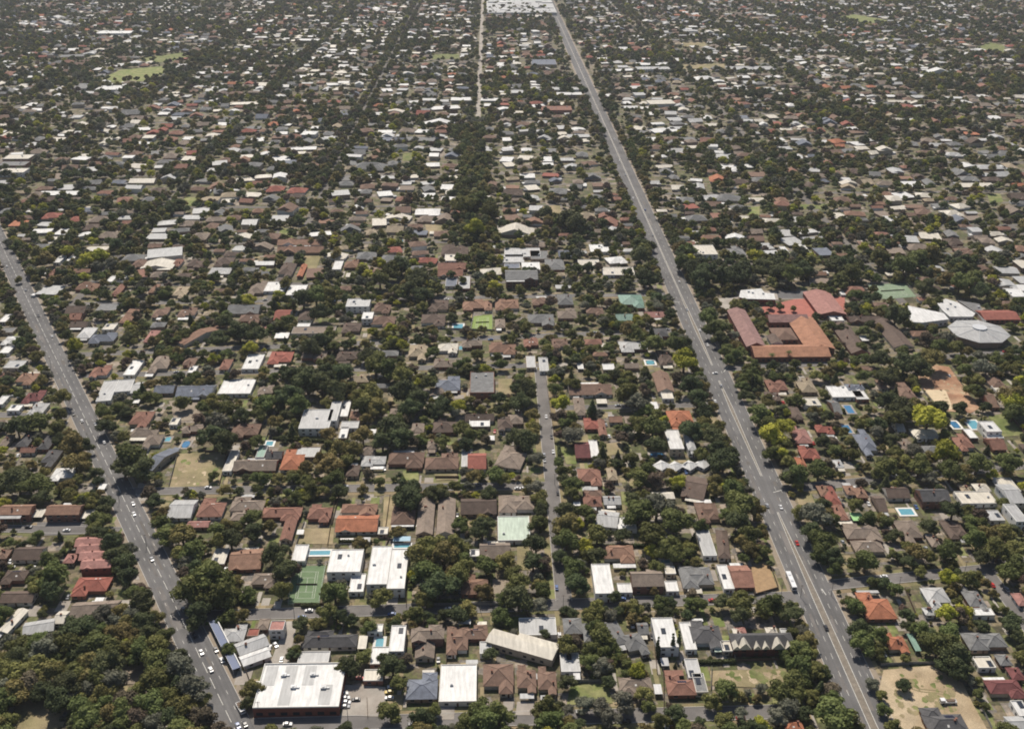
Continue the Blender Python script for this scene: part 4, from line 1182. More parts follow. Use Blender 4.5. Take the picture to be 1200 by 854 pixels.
TL = '''902 357 5 D|914 359 5 M|930 361 4 M|975 381 6 M|986 384 6 D|869 411 6 M|1012 388 7 M|1022 396 7 D|1058 412 8 M|1030 384 6 O|955 376 4 D|213 625 14 O|228 645 14 M|270 630 13 D|243 678 25 M|228 690 20 M|258 697 18 M|294 607 11 M|297 622 12 D|322 648 14 D|330 665 14 D|345 668 8 P|329 690 12 M|392 693 14 M|447 700 11 M|487 650 14 O|505 640 15 O|520 650 17 O|535 640 13 M|500 670 17 M|515 687 18 D|535 675 14 M|498 702 10 O|480 582 15 D|565 618 13 D|540 614 9 M|570 662 12 M|592 657 11 O|600 672 11 M|568 693 10 O|590 700 9 M|634 597 9 D|628 636 12 D|625 658 12 D|636 690 10 M|608 700 16 D|607 682 12 M|665 597 12 D|662 615 14 O|664 632 13 M|655 652 9 D|672 665 13 M|680 685 13 D|700 624 13 M|730 627 9 D|700 650 11 D|750 600 16 M|770 593 17 G|765 625 17 M|790 610 18 M|782 640 14 M|790 650 11 M|753 656 6 C|720 698 8 D|775 707 11 M|766 692 6 O|870 592 19 M|885 597 13 O|868 612 14 D|877 625 12 M|893 627 8 O|880 643 10 O|893 641 7 P|820 615 8 M|805 648 9 M|902 660 4 D|904 707 13 M|897 714 11 M|870 706 14 M|820 707 10 M|812 697 8 P|940 602 10 M|955 604 15 G|950 622 13 D|965 636 15 M|975 652 13 D|961 652 9 M|980 665 9 M|1015 656 15 M|1003 662 9 M|1075 646 11 O|1090 652 9 O|1078 670 7 M|1110 646 13 M|1117 660 7 M|1112 673 6 M|1123 671 6 M|1117 597 12 D|1137 600 9 M|1090 617 10 D|1146 632 12 M|1160 627 13 O|1176 626 12 O|1170 645 14 M|1152 652 10 D|1190 642 12 M|1180 670 12 M|1190 658 11 M|1050 690 9 M|1012 752 13 M|1028 743 11 M|1008 737 12 D|1030 762 9 M|1060 771 6 M|1022 800 8 G|1033 814 7 M|1060 802 8 D|1036 832 8 M|1046 850 9 M|1100 755 17 M|1112 742 13 M|1118 767 17 D|1126 785 13 D|1106 778 11 D|1078 737 11 M|1088 744 10 D|1125 722 10 P|1150 733 8 D|1186 728 13 D|1192 745 9 D|1137 797 7 G|1146 812 7 M|1155 827 6 M|935 760 13 M|938 780 15 M|930 797 13 M|920 767 8 M|916 812 15 M|925 830 12 G|975 836 24 M|992 848 16 M|850 807 14 M|862 814 8 O|835 822 10 O|877 812 5 G|893 806 7 G|868 836 8 G|912 840 12 G|930 741 8 M|868 719 11 D|893 718 8 M|925 716 13 D|705 745 14 M|697 735 10 M|716 757 10 M|690 775 11 M|665 799 10 D|637 830 14 M|645 846 14 M|665 832 8 G|685 825 11 G|703 828 11 G|730 820 13 G|715 840 12 G|755 812 10 O|760 827 8 M|695 714 6 D|725 716 6 D|780 719 9 D|672 718 6 D|638 742 6 D|713 798 8 D|785 828 6 P|771 760 2 K|788 756 2 K|795 753 2 K|460 780 14 D|450 772 8 D|466 800 10 M|458 835 13 M|495 840 13 D|560 832 14 M|570 846 16 M|585 838 14 M|545 848 12 M|410 780 13 D|425 770 10 M|575 766 8 D|432 735 8 M|465 726 7 M|486 727 6 D|501 721 7 D|520 720 8 D|537 720 11 D|510 832 8 M|233 717 15 D|228 730 10 D|345 762 7 M|342 768 7 D|396 785 8 M|290 824 8 D|50 582 10 D|115 608 11 M|120 598 9 D|110 625 9 D|130 636 12 D|136 650 12 D|147 661 12 D|152 643 8 G|150 674 12 D|166 705 14 D|158 694 11 M|45 626 7 M|70 628 5 C|65 672 17 M|60 692 13 D|38 634 6 M|97 584 8 Y|108 586 7 O|125 588 9 D|190 612 10 M|195 628 12 M|155 535 22 M|145 547 15 D|167 550 16 D|85 520 16 O|88 542 13 O|100 522 9 D|67 502 10 M|70 514 8 D|45 494 14 M|20 500 12 D|72 466 11 O|120 482 9 M|122 499 10 D|140 476 8 M|173 465 8 M|145 512 8 O|20 562 16 D|44 567 15 M|112 554 8 D|115 563 6 D|80 577 8 M|255 495 13 G|250 510 16 D|263 517 16 D|268 479 11 M|281 487 10 D|312 472 12 M|304 484 9 M|329 472 7 C|340 462 15 D|360 445 18 D|350 472 13 M|377 450 16 D|395 457 13 D|300 517 9 M|250 558 6 M|300 559 8 M|311 561 8 M|346 561 8 M|360 563 8 M|385 545 13 O|393 560 11 M|385 509 10 O|398 527 13 O|215 472 9 M|238 477 7 M|435 460 14 O|425 474 12 M|441 477 12 O|475 457 16 D|490 467 14 D|480 478 12 D|502 448 10 M|460 500 16 D|470 512 14 D|448 516 12 D|425 510 12 O|415 527 11 O|405 541 9 M|520 476 11 D|512 484 9 D|538 476 9 Y|541 502 11 M|553 511 9 M|546 521 9 D|565 480 7 O|555 558 9 O|581 556 11 M|590 562 9 O|475 573 13 D|445 564 7 M|468 557 4 D|425 573 6 O|585 466 8 D|617 457 13 D|610 471 12 D|625 487 9 O|617 515 13 D|605 511 10 D|630 537 9 G|657 472 11 Y|655 488 9 P|664 497 8 M|672 510 12 G|694 479 9 C|706 531 8 C|724 535 6 C|735 460 16 M|745 472 13 G|755 482 9 M|765 500 15 M|750 497 11 M|770 521 11 D|740 537 10 M|760 552 11 M|770 562 11 P|749 560 12 M|650 455 8 M|672 450 8 M|655 541 7 M|660 552 7 M|670 568 11 M|730 512 8 P|818 466 13 D|809 450 12 D|825 482 11 D|812 505 13 D|835 511 12 D|840 526 11 D|848 540 14 D|838 562 9 O|860 571 11 M|870 452 7 M|885 450 4 K|872 463 7 D|890 486 13 M|902 496 11 M|906 509 15 Y|918 500 12 Y|903 531 9 M|916 517 11 M|935 556 13 M|960 550 13 M|965 517 9 D|970 487 8 D|925 560 10 D|1040 471 12 D|1055 476 13 D|1060 486 12 D|1045 491 11 M|1030 496 9 D|1088 490 20 Y|1125 478 9 D|1108 530 16 Y|1072 527 9 G|1078 546 13 M|1045 515 9 D|1050 531 9 M|1060 560 9 M|1040 546 11 M|1030 556 8 M|1090 560 9 G|1115 551 13 M|1146 542 13 M|1180 541 13 M|1190 465 17 O|1188 482 12 M|1140 457 9 M|1150 461 7 D|470 310 12 D|490 326 17 D|495 346 11 D|480 338 11 D|506 337 9 M|355 350 13 D|370 346 14 M|386 346 11 O|375 366 11 D|445 326 12 M|460 316 11 M|468 341 9 M|345 440 12 D|362 438 11 D|381 436 12 D|400 438 12 D|440 426 16 M|455 432 14 M|470 440 14 O|430 416 9 D|265 376 10 D|280 387 13 D|302 392 11 D|255 397 11 D|291 352 8 Y|375 399 11 D|365 406 11 D|385 392 9 M|750 300 11 D|763 327 11 D|755 325 12 D|770 349 8 D|822 326 16 D|812 314 12 D|832 320 14 D|847 325 14 D|860 320 14 D|871 314 11 D|800 308 11 M|808 292 9 M|895 312 12 D|910 316 14 D|925 320 14 M|941 316 12 D|950 306 10 M|885 300 9 Y|830 370 12 M|838 385 12 M|845 396 10 D|850 412 7 M|855 421 7 M|862 358 9 O|802 422 15 Y|790 402 11 M|765 402 11 M|745 391 10 M|735 386 11 O|1050 370 13 D|1085 336 12 D|1125 331 14 M|1141 326 12 M|1110 328 10 O|1150 340 10 D|1000 346 9 M|1015 350 7 D|985 330 9 M|1000 320 13 M|980 312 11 D|1032 300 13 M|1060 310 16 M|1075 302 13 M|1091 297 11 O|1100 406 11 M|1088 400 11 P|1110 396 9 G|1120 406 9 M|1146 416 7 G|1152 431 11 G|1060 425 14 D|1077 430 13 D|1091 420 13 O|1030 421 11 D|1040 441 11 D|1010 406 7 M|1130 433 9 M|905 415 3 A|925 412 4 A|557 267 14 Y|540 240 16 M|560 235 16 M|575 245 14 M|100 305 9 Y|115 300 10 Y|54 303 9 O|88 405 10 Y|1190 470 14 Y|900 470 9 O|640 250 8 D|675 262 12 C|665 255 12 D'''
for t in TL.split('|'):
    a = t.split(); p = px(float(a[0]), float(a[1]), float(a[2]) / sc(float(a[1]))[0]); q = min(9, float(a[2]) / sc(float(a[1]))[0]) * .75; mark(p.x, p.y, q, q, 0, 4)
# ------------------------------------------------------------------ the far suburb: houses past the 300 largest, one object
rr = random.Random(77); FR = np.random.RandomState(3)
cols = list('bbbbkknnnngggggooaatruusllllcccwwwww')
class Far:
    def __init__(s): s.v, s.f, s.m = [], [], []
far = MB(); keys = list(RC.keys()); kidx = {k: i for i, k in enumerate(keys)}; WI = len(keys)
mats = ['roof_' + k for k in keys] + ['wall_1', 'wall_3', 'wall_w']
def farhouse(x, y, w, d, rz, k, typ, st=1):
    n0 = len(far.v); e = 2.9 * st; pit = rr.uniform(.38, .5) if k not in 'wcl' else rr.uniform(.15, .4)
    if typ == 'F': far.box(-w / 2, w / 2, -d / 2, d / 2, e - .3, e, kidx[k], False)
    else:
        hip(far, 0, 0, w, d * .8, e, pit, typ, kidx[k])
        if rr.random() < .6: hip(far, rr.choice((-1, 1)) * w * .26, -d * .1, w * .42, d * .85, e + .04, pit, 'H', kidx[k])
    far.box(-w / 2 + .5, w / 2 - .5, -d * .4 + .4, d * .4 - .4, 0, e - .24, WI + rr.randrange(3), False)
    if rr.random() < .38:   # light metal lean-to, shed or carport roof beside the house
        q = rr.uniform(3, 6); ax = rr.choice((-1, 1)) * (w / 2 + q * .3); ay = rr.uniform(-.6, .6) * d
        far.box(ax - q / 2, ax + q / 2, ay - q * .7, ay + q * .7, 0, 2.5, kidx[rr.choice('wwclg')], False)
    c, s = math.cos(rz), math.sin(rz)
    for i in range(n0, len(far.v)):
        a, b, z = far.v[i]; far.v[i] = (x + a * c - b * s, y + a * s + b * c, z)
nf = 0; FARPTS = []
def vis(x, y):
    X, Y = topx((x, y, 0)); return -40 < X < 1240 and Y > -14
v = 900.0
rows = []
def occgrid(x, y): return occ(x, y)
uu = -2000.0; slots = []
while v < 1000:      # rows of houses either side of each cross street
    u = -2000 + rr.uniform(0, 15)
    while u < 2000: slots.append((u, v)); u += rr.uniform(17, 34)
    v += rr.uniform(24, 32)
while uu < 2000:     # farther out the houses face the long straight streets
    v = 1000 + rr.uniform(0, 20)
    while v < 3750: slots.append((uu, v)); v += rr.uniform(17, 30)
    uu += rr.uniform(22, 31)
if True:
    for u, v in slots:
        w = rr.uniform(13, 24); d = rr.uniform(13, 26); p = g2w(u + (rr.uniform(-4, 4) if v > 1000 else 0), v + (rr.uniform(-9, 9) if v < 1000 else 0))
        if not vis(p.x, p.y): continue
        if any(occ(p.x + a, p.y + b) for a, b in ((0, 0), (w / 2, 0), (-w / 2, 0), (0, d / 2), (0, -d / 2 - 2))): continue
        gu, gv = w2g(p)
        if any(abs(gu - q) < w / 2 + 8 for q in NS) or abs(gu - UM) < 22 + w / 2: continue
        if p.y > 1840 and 0: continue
        cn = math.sin(p.x * .006 + 1) * math.cos(p.y * .004) + .5 * math.sin(p.x * .019 + p.y * .013)
        k = rr.choice(cols) if cn < .35 else rr.choice('wwccllgglbnn')
        if rr.random() < .025: w *= 2.2; d *= 1.3; k = rr.choice('wlcgw')
        if rr.random() < .09: continue
        farhouse(p.x, p.y, w, d, TH + rr.choice((0, 0, .1, -.1, .25, -.2)), k, rr.choice('HHHHXYF' if k not in 'wlc' else 'HXYFF'), 2 if rr.random() < .1 else 1); nf += 1
        mark(p.x, p.y, w / 2, d / 2 + 1, TH, 2)
# occasional houses in the gaps of the middle distance
for k_ in range(5200):
    yy = rr.uniform(225, 600); xx = rr.uniform(-30, 1230); p = px(xx, yy); w, d = rr.uniform(11, 17), rr.uniform(9, 14)
    if any(occ(p.x + a * w, p.y + b * d) in (1, 2, 3) for a in (-.6, -.3, 0, .3, .6) for b in (-.7, 0, .6)): continue
    if any(occ(p.x + a * w, p.y + b * d) == 4 for a in (-.3, 0, .3) for b in (-.4, .1, .5)): continue
    if yy > 330 and any(occ(p.x + a * w, p.y + b * d) in (1, 2, 3) for a in (-.85, .85) for b in (-.9, .9)): continue
    if yy > 400 and rr.random() < .5: continue
    k = rr.choice('bbkknnggoaascl'); farhouse(p.x, p.y, w, d, TH, k, rr.choice('HHX')); nf += 1; mark(p.x, p.y, w / 2, d / 2 + 1, TH, 2)
fo = far.build('distant_houses', mats); fo['kind'] = 'stuff'; fo['label'] = 'endless far suburb of small brown, grey and white roofs among trees'; fo['category'] = 'houses'
print('far houses', nf)
# ------------------------------------------------------------------ trees
def lobes(rng, n, flat=.72):
    out = [(rng.uniform(-.1, .1), rng.uniform(-.1, .1), .05, rng.uniform(.45, .62))]
    for i in range(n):
        a = 2 * math.pi * i / n * 1.0 + rng.uniform(-.5, .5); q = rng.uniform(.34, .78); r_ = rng.uniform(.22, .48)
        out.append((q * math.cos(a), q * math.sin(a), rng.uniform(-.45, .4) * flat, r_))
    for i in range(3):
        a = rng.uniform(0, 6.28); q = rng.uniform(.1, .35); out.append((q * math.cos(a), q * math.sin(a), rng.uniform(.3, .65), rng.uniform(.22, .42)))
    return out
def crown_mesh(name, seed, n_leaf, leaf, mat, kind='broad'):
    rng = random.Random(seed); nr = np.random.RandomState(seed)
    if kind == 'broad': lb = lobes(rng, rng.choice((6, 7, 8, 9)))
    elif kind == 'cone': lb = [(0, 0, -.8 + i * .36, .62 * (1 - i / 7.2)) for i in range(7)]
    else: lb = [(rng.uniform(-.06, .06), rng.uniform(-.06, .06), -1 + i * .4, .3 * (1 - abs(i - 2) * .14)) for i in range(7)]
    lb = np.array(lb); w = lb[:, 3] ** 2; w /= w.sum()
    k = nr.choice(len(lb), n_leaf, p=w); d = nr.normal(size=(n_leaf, 3)); d /= np.linalg.norm(d, axis=1)[:, None]
    d[:, 2] = np.where(nr.rand(n_leaf) < .55, abs(d[:, 2]), d[:, 2])
    rad_ = lb[k, 3] * (1 + nr.normal(size=n_leaf) * .07) * np.where(nr.rand(n_leaf) < .12, 1.16, 1)
    c = lb[k, :3] + d * rad_[:, None]
    nrm = d + nr.normal(size=(n_leaf, 3)) * .42; nrm /= np.linalg.norm(nrm, axis=1)[:, None]
    t = np.cross(nrm, nr.normal(size=(n_leaf, 3))); t /= np.linalg.norm(t, axis=1)[:, None]; b = np.cross(nrm, t)
    s = leaf * nr.uniform(.6, 1.35, n_leaf)[:, None]
    ang = [(1, .15), (.2, 1), (-.9, .35), (-.35, -.95)]
    V = np.concatenate([c + t * s * a + b * s * q for a, q in ang], axis=1).reshape(-1, 3)
    verts = V.tolist(); faces = [(4 * i, 4 * i + 1, 4 * i + 2, 4 * i + 3) for i in range(n_leaf)]
    # opaque inner mass of each lobe
    for L in lb:
        n0 = len(verts); rr_ = L[3] * .86; rings = 4; seg = 7
        for i in range(rings + 1):
            th = math.pi * i / rings
            for j in range(seg):
                ph = 2 * math.pi * j / seg; q = rr_ * rng.uniform(.84, 1.04)
                verts.append((L[0] + q * math.sin(th) * math.cos(ph), L[1] + q * math.sin(th) * math.sin(ph), L[2] + q * math.cos(th)))
        for i in range(rings):
            for j in range(seg):
                a = n0 + i * seg + j; a2 = n0 + i * seg + (j + 1) % seg; faces.append((a, a + seg, a2 + seg, a2))
    me = bpy.data.meshes.new(name); me.from_pydata(verts, [], faces); me.materials.append(MAT[mat]); me.update(); return me
def trunk_mesh(seed, palm=False):
    rng = random.Random(seed); mb = MB()     # unit crown radius, crown centre at z = 0, ground about z = -1.3
    mb.tube((0, 0, -1.9), (.02, .02, -.5), .10, .07); 
    for i in range(5):
        a = i * 1.256 + rng.uniform(-.3, .3); mb.tube((.02, .02, -.55 - .08 * (i % 2)), (.5 * math.cos(a), .5 * math.sin(a), rng.uniform(-.1, .25)), .05, .02, 5)
    return mb.mesh('trunk', 'bark')
TRUNKS = [trunk_mesh(s) for s in (1, 2, 3)]
CROWNS = {}
for kc in TREEC:
    CROWNS[kc] = [crown_mesh('crown', 10 * i + ord(kc), 1500, .072, 'leaf_' + kc) for i in range(6)]
CROWNS['C'] = [crown_mesh('crown', 91 + i, 1300, .075, 'leaf_D', 'cone') for i in range(2)]
CROWNS['K'] = [crown_mesh('crown', 95, 900, .06, 'leaf_D', 'col')]
def palm_mesh():
    mb = MB(); rng = random.Random(8)
    for i in range(26):
        a = i * 2.4; up = .55 - .9 * (i / 26); L = 1.0; p = Vector((0, 0, 0)); d = Vector((math.cos(a), math.sin(a), up)).normalized(); s_ = Vector((-d.y, d.x, 0)).normalized()
        for k in range(4):
            q = p + d * (L / 4); d = (d + Vector((0, 0, -.3))).normalized(); w0, w1 = .16 * (1 - k / 5), .16 * (1 - (k + 1) / 5)
            mb.face([p - s_ * w0, p + s_ * w0, q + s_ * w1, q - s_ * w1]); p = q
    return mb.mesh('fronds', 'leaf_M')
CROWNS['A'] = [palm_mesh()]
WORD = {'D': ('dark green', 'dense tree'), 'M': ('mid green', 'rounded tree'), 'O': ('olive green', 'gum tree'), 'Y': ('yellow-green', 'bright tree'), 'G': ('grey-green', 'feathery tree'), 'P': ('purplish brown', 'leafy tree'), 'C': ('dark green', 'conical pine tree'), 'K': ('slim dark', 'columnar cypress'), 'A': ('green', 'tall palm tree')}
GROUPT = {'D': 'dark broadleaf trees', 'M': 'mid green garden trees', 'O': 'olive gum trees', 'Y': 'yellow-green trees', 'G': 'grey-green gums', 'P': 'purple-leaved trees', 'C': 'pine trees', 'K': 'cypresses', 'A': 'palm trees'}
CAND = []     # (x, y, z crown centre, radius, squash, kind, hand placed)
def tree_px(x, y, r, k):
    s, v = sc(y); rm = r / s * 1.12
    if rm > 9.5: rm = 9.5 + (rm - 9.5) * .6
    h = {'C': 1.15, 'K': 4.2, 'A': 0}.get(k, 1)
    zc = rm * (1.05 if k not in 'CKA' else 1.2); 
    if k == 'K': rm = max(rm * 1.0, 1.6); zc = 5.5
    if k == 'A': zc = 9
    p = px(x, y, zc); CAND.append((p.x, p.y, zc, rm, k, True)); mark(p.x, p.y, rm * .85, rm * .85, 0, 4)
for t in TL.split('|'):
    a = t.split(); tree_px(float(a[0]), float(a[1]), float(a[2]), a[3])
def inpoly(x, y, P_):
    c = False; n = len(P_)
    for i in range(n):
        (x1, y1), (x2, y2) = P_[i], P_[(i + 1) % n]
        if (y1 > y) != (y2 > y) and x < (x2 - x1) * (y - y1) / (y2 - y1) + x1: c = not c
    return c
# park at the lower left
pp = [(-30, 755), (20, 752), (60, 745), (95, 722), (150, 718), (172, 725), (200, 750), (228, 800), (262, 862), (-30, 900)]
got = []; rr = random.Random(21)
for _ in range(4000):
    x, y = rr.uniform(-30, 270), rr.uniform(715, 880)
    if not inpoly(x, y, pp) or inpoly(x, y, [(126, 778), (172, 764), (188, 806), (134, 812)]) or inpoly(x, y, [(10, 822), (40, 810), (84, 826), (76, 890), (5, 890)]): continue
    if all(math.hypot(x - a, y - b) > (r_ + 3) * .84 for a, b, r_ in got):
        r_ = rr.uniform(8, 17); got.append((x, y, r_)); tree_px(x, y, r_, rr.choice('MMMDDOOGMP'))
# gap filling: garden and street trees wherever nothing else stands, near part
rr = random.Random(33); HC_ = [(h[1], h[2], h[3], h[4]) for h in HOUSES]
def clear(x, y, r_):
    if occ(x, y) in (1, 2, 3): return False
    if occ(x - r_ * .6, y) in (1, 2, 3) or occ(x + r_ * .6, y) in (1, 2, 3) or occ(x, y - r_ * .5) == 3: return False
    if occ(x, y + r_ * 1.0) in (2, 3) or occ(x, y + r_ * .5) == 2 or occ(x, y + r_ * 1.7) == 3: return False
    return occ(x, y) != 4
nfill = 0
# trees overhanging the footpaths of the two big roads
for A_, B_, w_, L_ in ((mainA, mainB, 11, 1500), (leftA, leftB, 8.3, 900)):
    d_ = (B_ - A_).normalized(); n_ = Vector((-d_.y, d_.x, 0)); t = 20
    while t < L_:
        for s_ in (-1, 1):
            if rr.random() < .8:
                r_ = rr.uniform(3.2, 6.2); p = A_ + d_ * (t + rr.uniform(-3, 3)) + n_ * s_ * (w_ + r_ * rr.uniform(.65, 1.0) + 1)
                if occ(p.x, p.y) in (2, 3, 4) or occ(p.x, p.y + r_) in (2, 3): continue
                q_ = p - n_ * s_ * r_ * .7
                if inroad(p, -1, 1.5): continue
                X_, Y_ = topx((p.x, p.y, 4))
                if 893 < X_ < 935 and 636 < Y_ < 712: continue
                CAND.append((p.x, p.y, r_ * .95, r_, rr.choice('MMDDOOGP'), False)); mark(p.x, p.y, r_ * .7, r_ * .7, 0, 4)
        t += rr.uniform(7, 13)
for k in range(46000):
    D = 340 + (1150 - 340) * rr.random() ** .85; hw = (D * .5 + 110); x = rr.uniform(-hw, hw)
    r_ = rr.choice((1.2, 1.6, 2, 2.4, 2.8, 3.2, 3.8, 4.6, 5.6)) if k > 2500 else rr.uniform(4, 6.2)
    cl = math.sin(x * .045 + 2) * math.sin(D * .038 + x * .01) + .5 * math.sin(x * .11 - D * .07)
    if k > 2500 and rr.random() > .6 + .4 * cl: continue
    if D > 880 and rr.random() < .35: continue
    if not clear(x, D, r_): continue
    X_, Y_ = topx((x, D, 4))
    if 905 < X_ < 935 and 640 < Y_ < 705: continue
    kd = rr.choice('MMMMMDDDOOOOGP' if rr.random() < .92 else 'YYYC'); zc = r_ * rr.uniform(.85, 1.15)
    CAND.append((x, D, zc, r_, kd, False)); mark(x, D, r_ * .72, r_ * .72, 0, 4); nfill += 1
print('trees near', len(CAND), 'filled', nfill)
def size_px(t):
    X, Y = topx((t[0], t[1], t[2])); s = sc(Y)[0]
    vis = 1 if (-t[3] * s < X < 1200 + t[3] * s and -t[3] * s < Y < 854 + t[3] * s) else 0
    return vis * t[3] * s
CAND.sort(key=lambda t: -size_px(t) * (1.0 if t[5] else .999))
IND, REST = [t for t in CAND if t[4] in 'KA'], []
left = 300 - len(IND)
for t in CAND:
    if t[4] in 'KA': continue
    if left > 0: IND.append(t); left -= 1
    else: REST.append(t)
for i, (x, y, zc, r_, k, hp) in enumerate(IND):
    rg = random.Random(i); root = empty({'K': 'cypress', 'A': 'palm_tree', 'C': 'pine_tree'}.get(k, 'tree'), (x, y, 0), rg.uniform(0, 6.28)); root['category'] = 'tree' if k != 'A' else 'palm'; root['group'] = GROUPT[k]
    zs = r_ * .86 if k not in 'CK' else r_ * 1.15
    if k == 'K': zs = 5.2; 
    if k == 'A': r_ = 3.2; zs = 3.2
    c = link('crown', rg.choice(CROWNS[k]), root, (0, 0, zc)); c.scale = (r_ * rg.uniform(.98, 1.12), r_ * rg.uniform(.98, 1.12), zs * rg.uniform(.92, 1.1))
    if k == 'K': c.scale = (4.5, 4.5, 5.2)
    if k == 'A':
        mb = MB(); mb.tube((0, 0, 0), (.1, 0, zc), .28, .2, 7); mb.build('trunk', 'bark', root)
    else:
        t = link('trunk', rg.choice(TRUNKS), root, (0, 0, zc)); t.scale = (r_ if k != 'K' else 2, r_ if k != 'K' else 2, zc / 1.85)
    big = 'broad ' if k in 'DMOGPY' and r_ > 6.5 else 'small ' if k in 'DMOGPY' and r_ < 3.6 else ''
    later(root, (big + WORD[k][0]), WORD[k][1], (x, y, zc))
# ------------------------------------------------------------------ remaining trees: geometry-node instances of leafy crowns
PC = bpy.data.collections.new('far_tree_kinds')
protos = []
for i, (kd, q) in enumerate((('D', 0), ('D', 1), ('M', 2), ('M', 3), ('O', 4), ('G', 5), ('Y', 6), ('P', 7), ('D', 8), ('M', 9))):
    me = crown_mesh('crown', 200 + q, 420, .13, 'leaf_' + kd); o = bpy.data.objects.new('tree_kind_%02d' % i, me); PC.objects.link(o); protos.append(kd)
KI = {'D': (0, 1, 8), 'M': (2, 3, 9), 'O': (4,), 'G': (5,), 'Y': (6,), 'P': (7,), 'C': (0, 1), 'K': (0,), 'A': (2,)}
KN = {}; ip_ = 10
for kd in 'DMOGYP':
    KN[kd] = []
    for me in CROWNS[kd][:5]: PC.objects.link(bpy.data.objects.new('tree_kind_%02d' % ip_, me)); KN[kd].append(ip_); ip_ += 1
KN['C'] = [ip_]; PC.objects.link(bpy.data.objects.new('tree_kind_%02d' % ip_, CROWNS['C'][0])); KN['K'] = KN['A'] = KN['D']
pts = []   # x y z r rs idx
for x, y, zc, r_, k, hp in REST: pts.append((x, y, zc, r_ * 1.05, r_ * rr.uniform(.8, .95), rr.choice(KN[k] if y < 900 else KI[k])))
nr_ = len(pts)
def addt(x, y, r_, k=None):
    if not vis(x, y): return
    zc = r_ * rr.uniform(.8, 1.1) + .5; pts.append((x, y, zc, r_, r_ * rr.uniform(.75, 1.0), rr.choice(KI[k or rr.choice('DDDMMMMOOOGP' if rr.random() < .95 else 'Y')])))
# street trees
for u in NS:
    dens = {-20: .3, -210: .6, -392: .7, -605: .7}.get(u, .5); t = 900
    while t < 3900:
        for s in (-1, 1):
            if rr.random() < dens and not (u == -20 and t > 1500):
                p = g2w(u + s * rr.uniform(6, 9), t); 
                if occ(p.x, p.y) in (0, 1, 4): addt(p.x, p.y, rr.uniform(4, 7.2))
        t += rr.uniform(9, 15)
for vv in EW:
    for side, off in ((-1, 0), (1, 45)):
        u = 8
        while u < 1900:
            for s in (-1, 1):
                if rr.random() < .5:
                    p = g2w(UM + side * (u + 8), vv + off + s * rr.uniform(5.5, 8))
                    if side * 1 > 0 or True: addt(p.x, p.y, rr.uniform(3.5, 6))
            u += rr.uniform(10, 18)
# garden trees, in clumps, thinner close to the main road
for k in range(98000):
    D = 860 + (3750 - 860) * rr.random() ** .66; hw = D * .5 + 120; x = rr.uniform(-hw, hw); o_ = occ(x, D)
    if o_ in (1, 3): continue
    n = math.sin(x * .011 + 1.3) * math.cos(D * .0067 + x * .003) + math.sin(D * .017 + x * .008) * .6
    if rr.random() > max(.3, .55 + .42 * n): continue
    if occ(x, D + 14) == 3 or occ(x, D + 30) == 3: continue
    r_ = rr.choice((2.2, 2.8, 3.4, 4, 4.6, 5.4, 6.4)) + (1 if n > .7 else 0)
    if o_ == 2 and rr.random() < .93 or occ(x, D + r_ * 1.1) == 2 and rr.random() < .55: continue
    if D > 1840 and abs(w2g((x, D))[0] - UM) < 15: continue
    if D > 1840 and any(abs(w2g((x, D))[0] - q) < 6 for q in (-20,)): continue
    addt(x, D, r_)
# avenue of tall trees left of the centre in the middle distance
for k in range(150):
    y_ = rr.uniform(150, 285); p = px(545 + rr.uniform(-16, 22) + (y_ - 150) * .12, y_); addt(p.x, p.y, rr.uniform(5, 8), rr.choice('DMMO'))
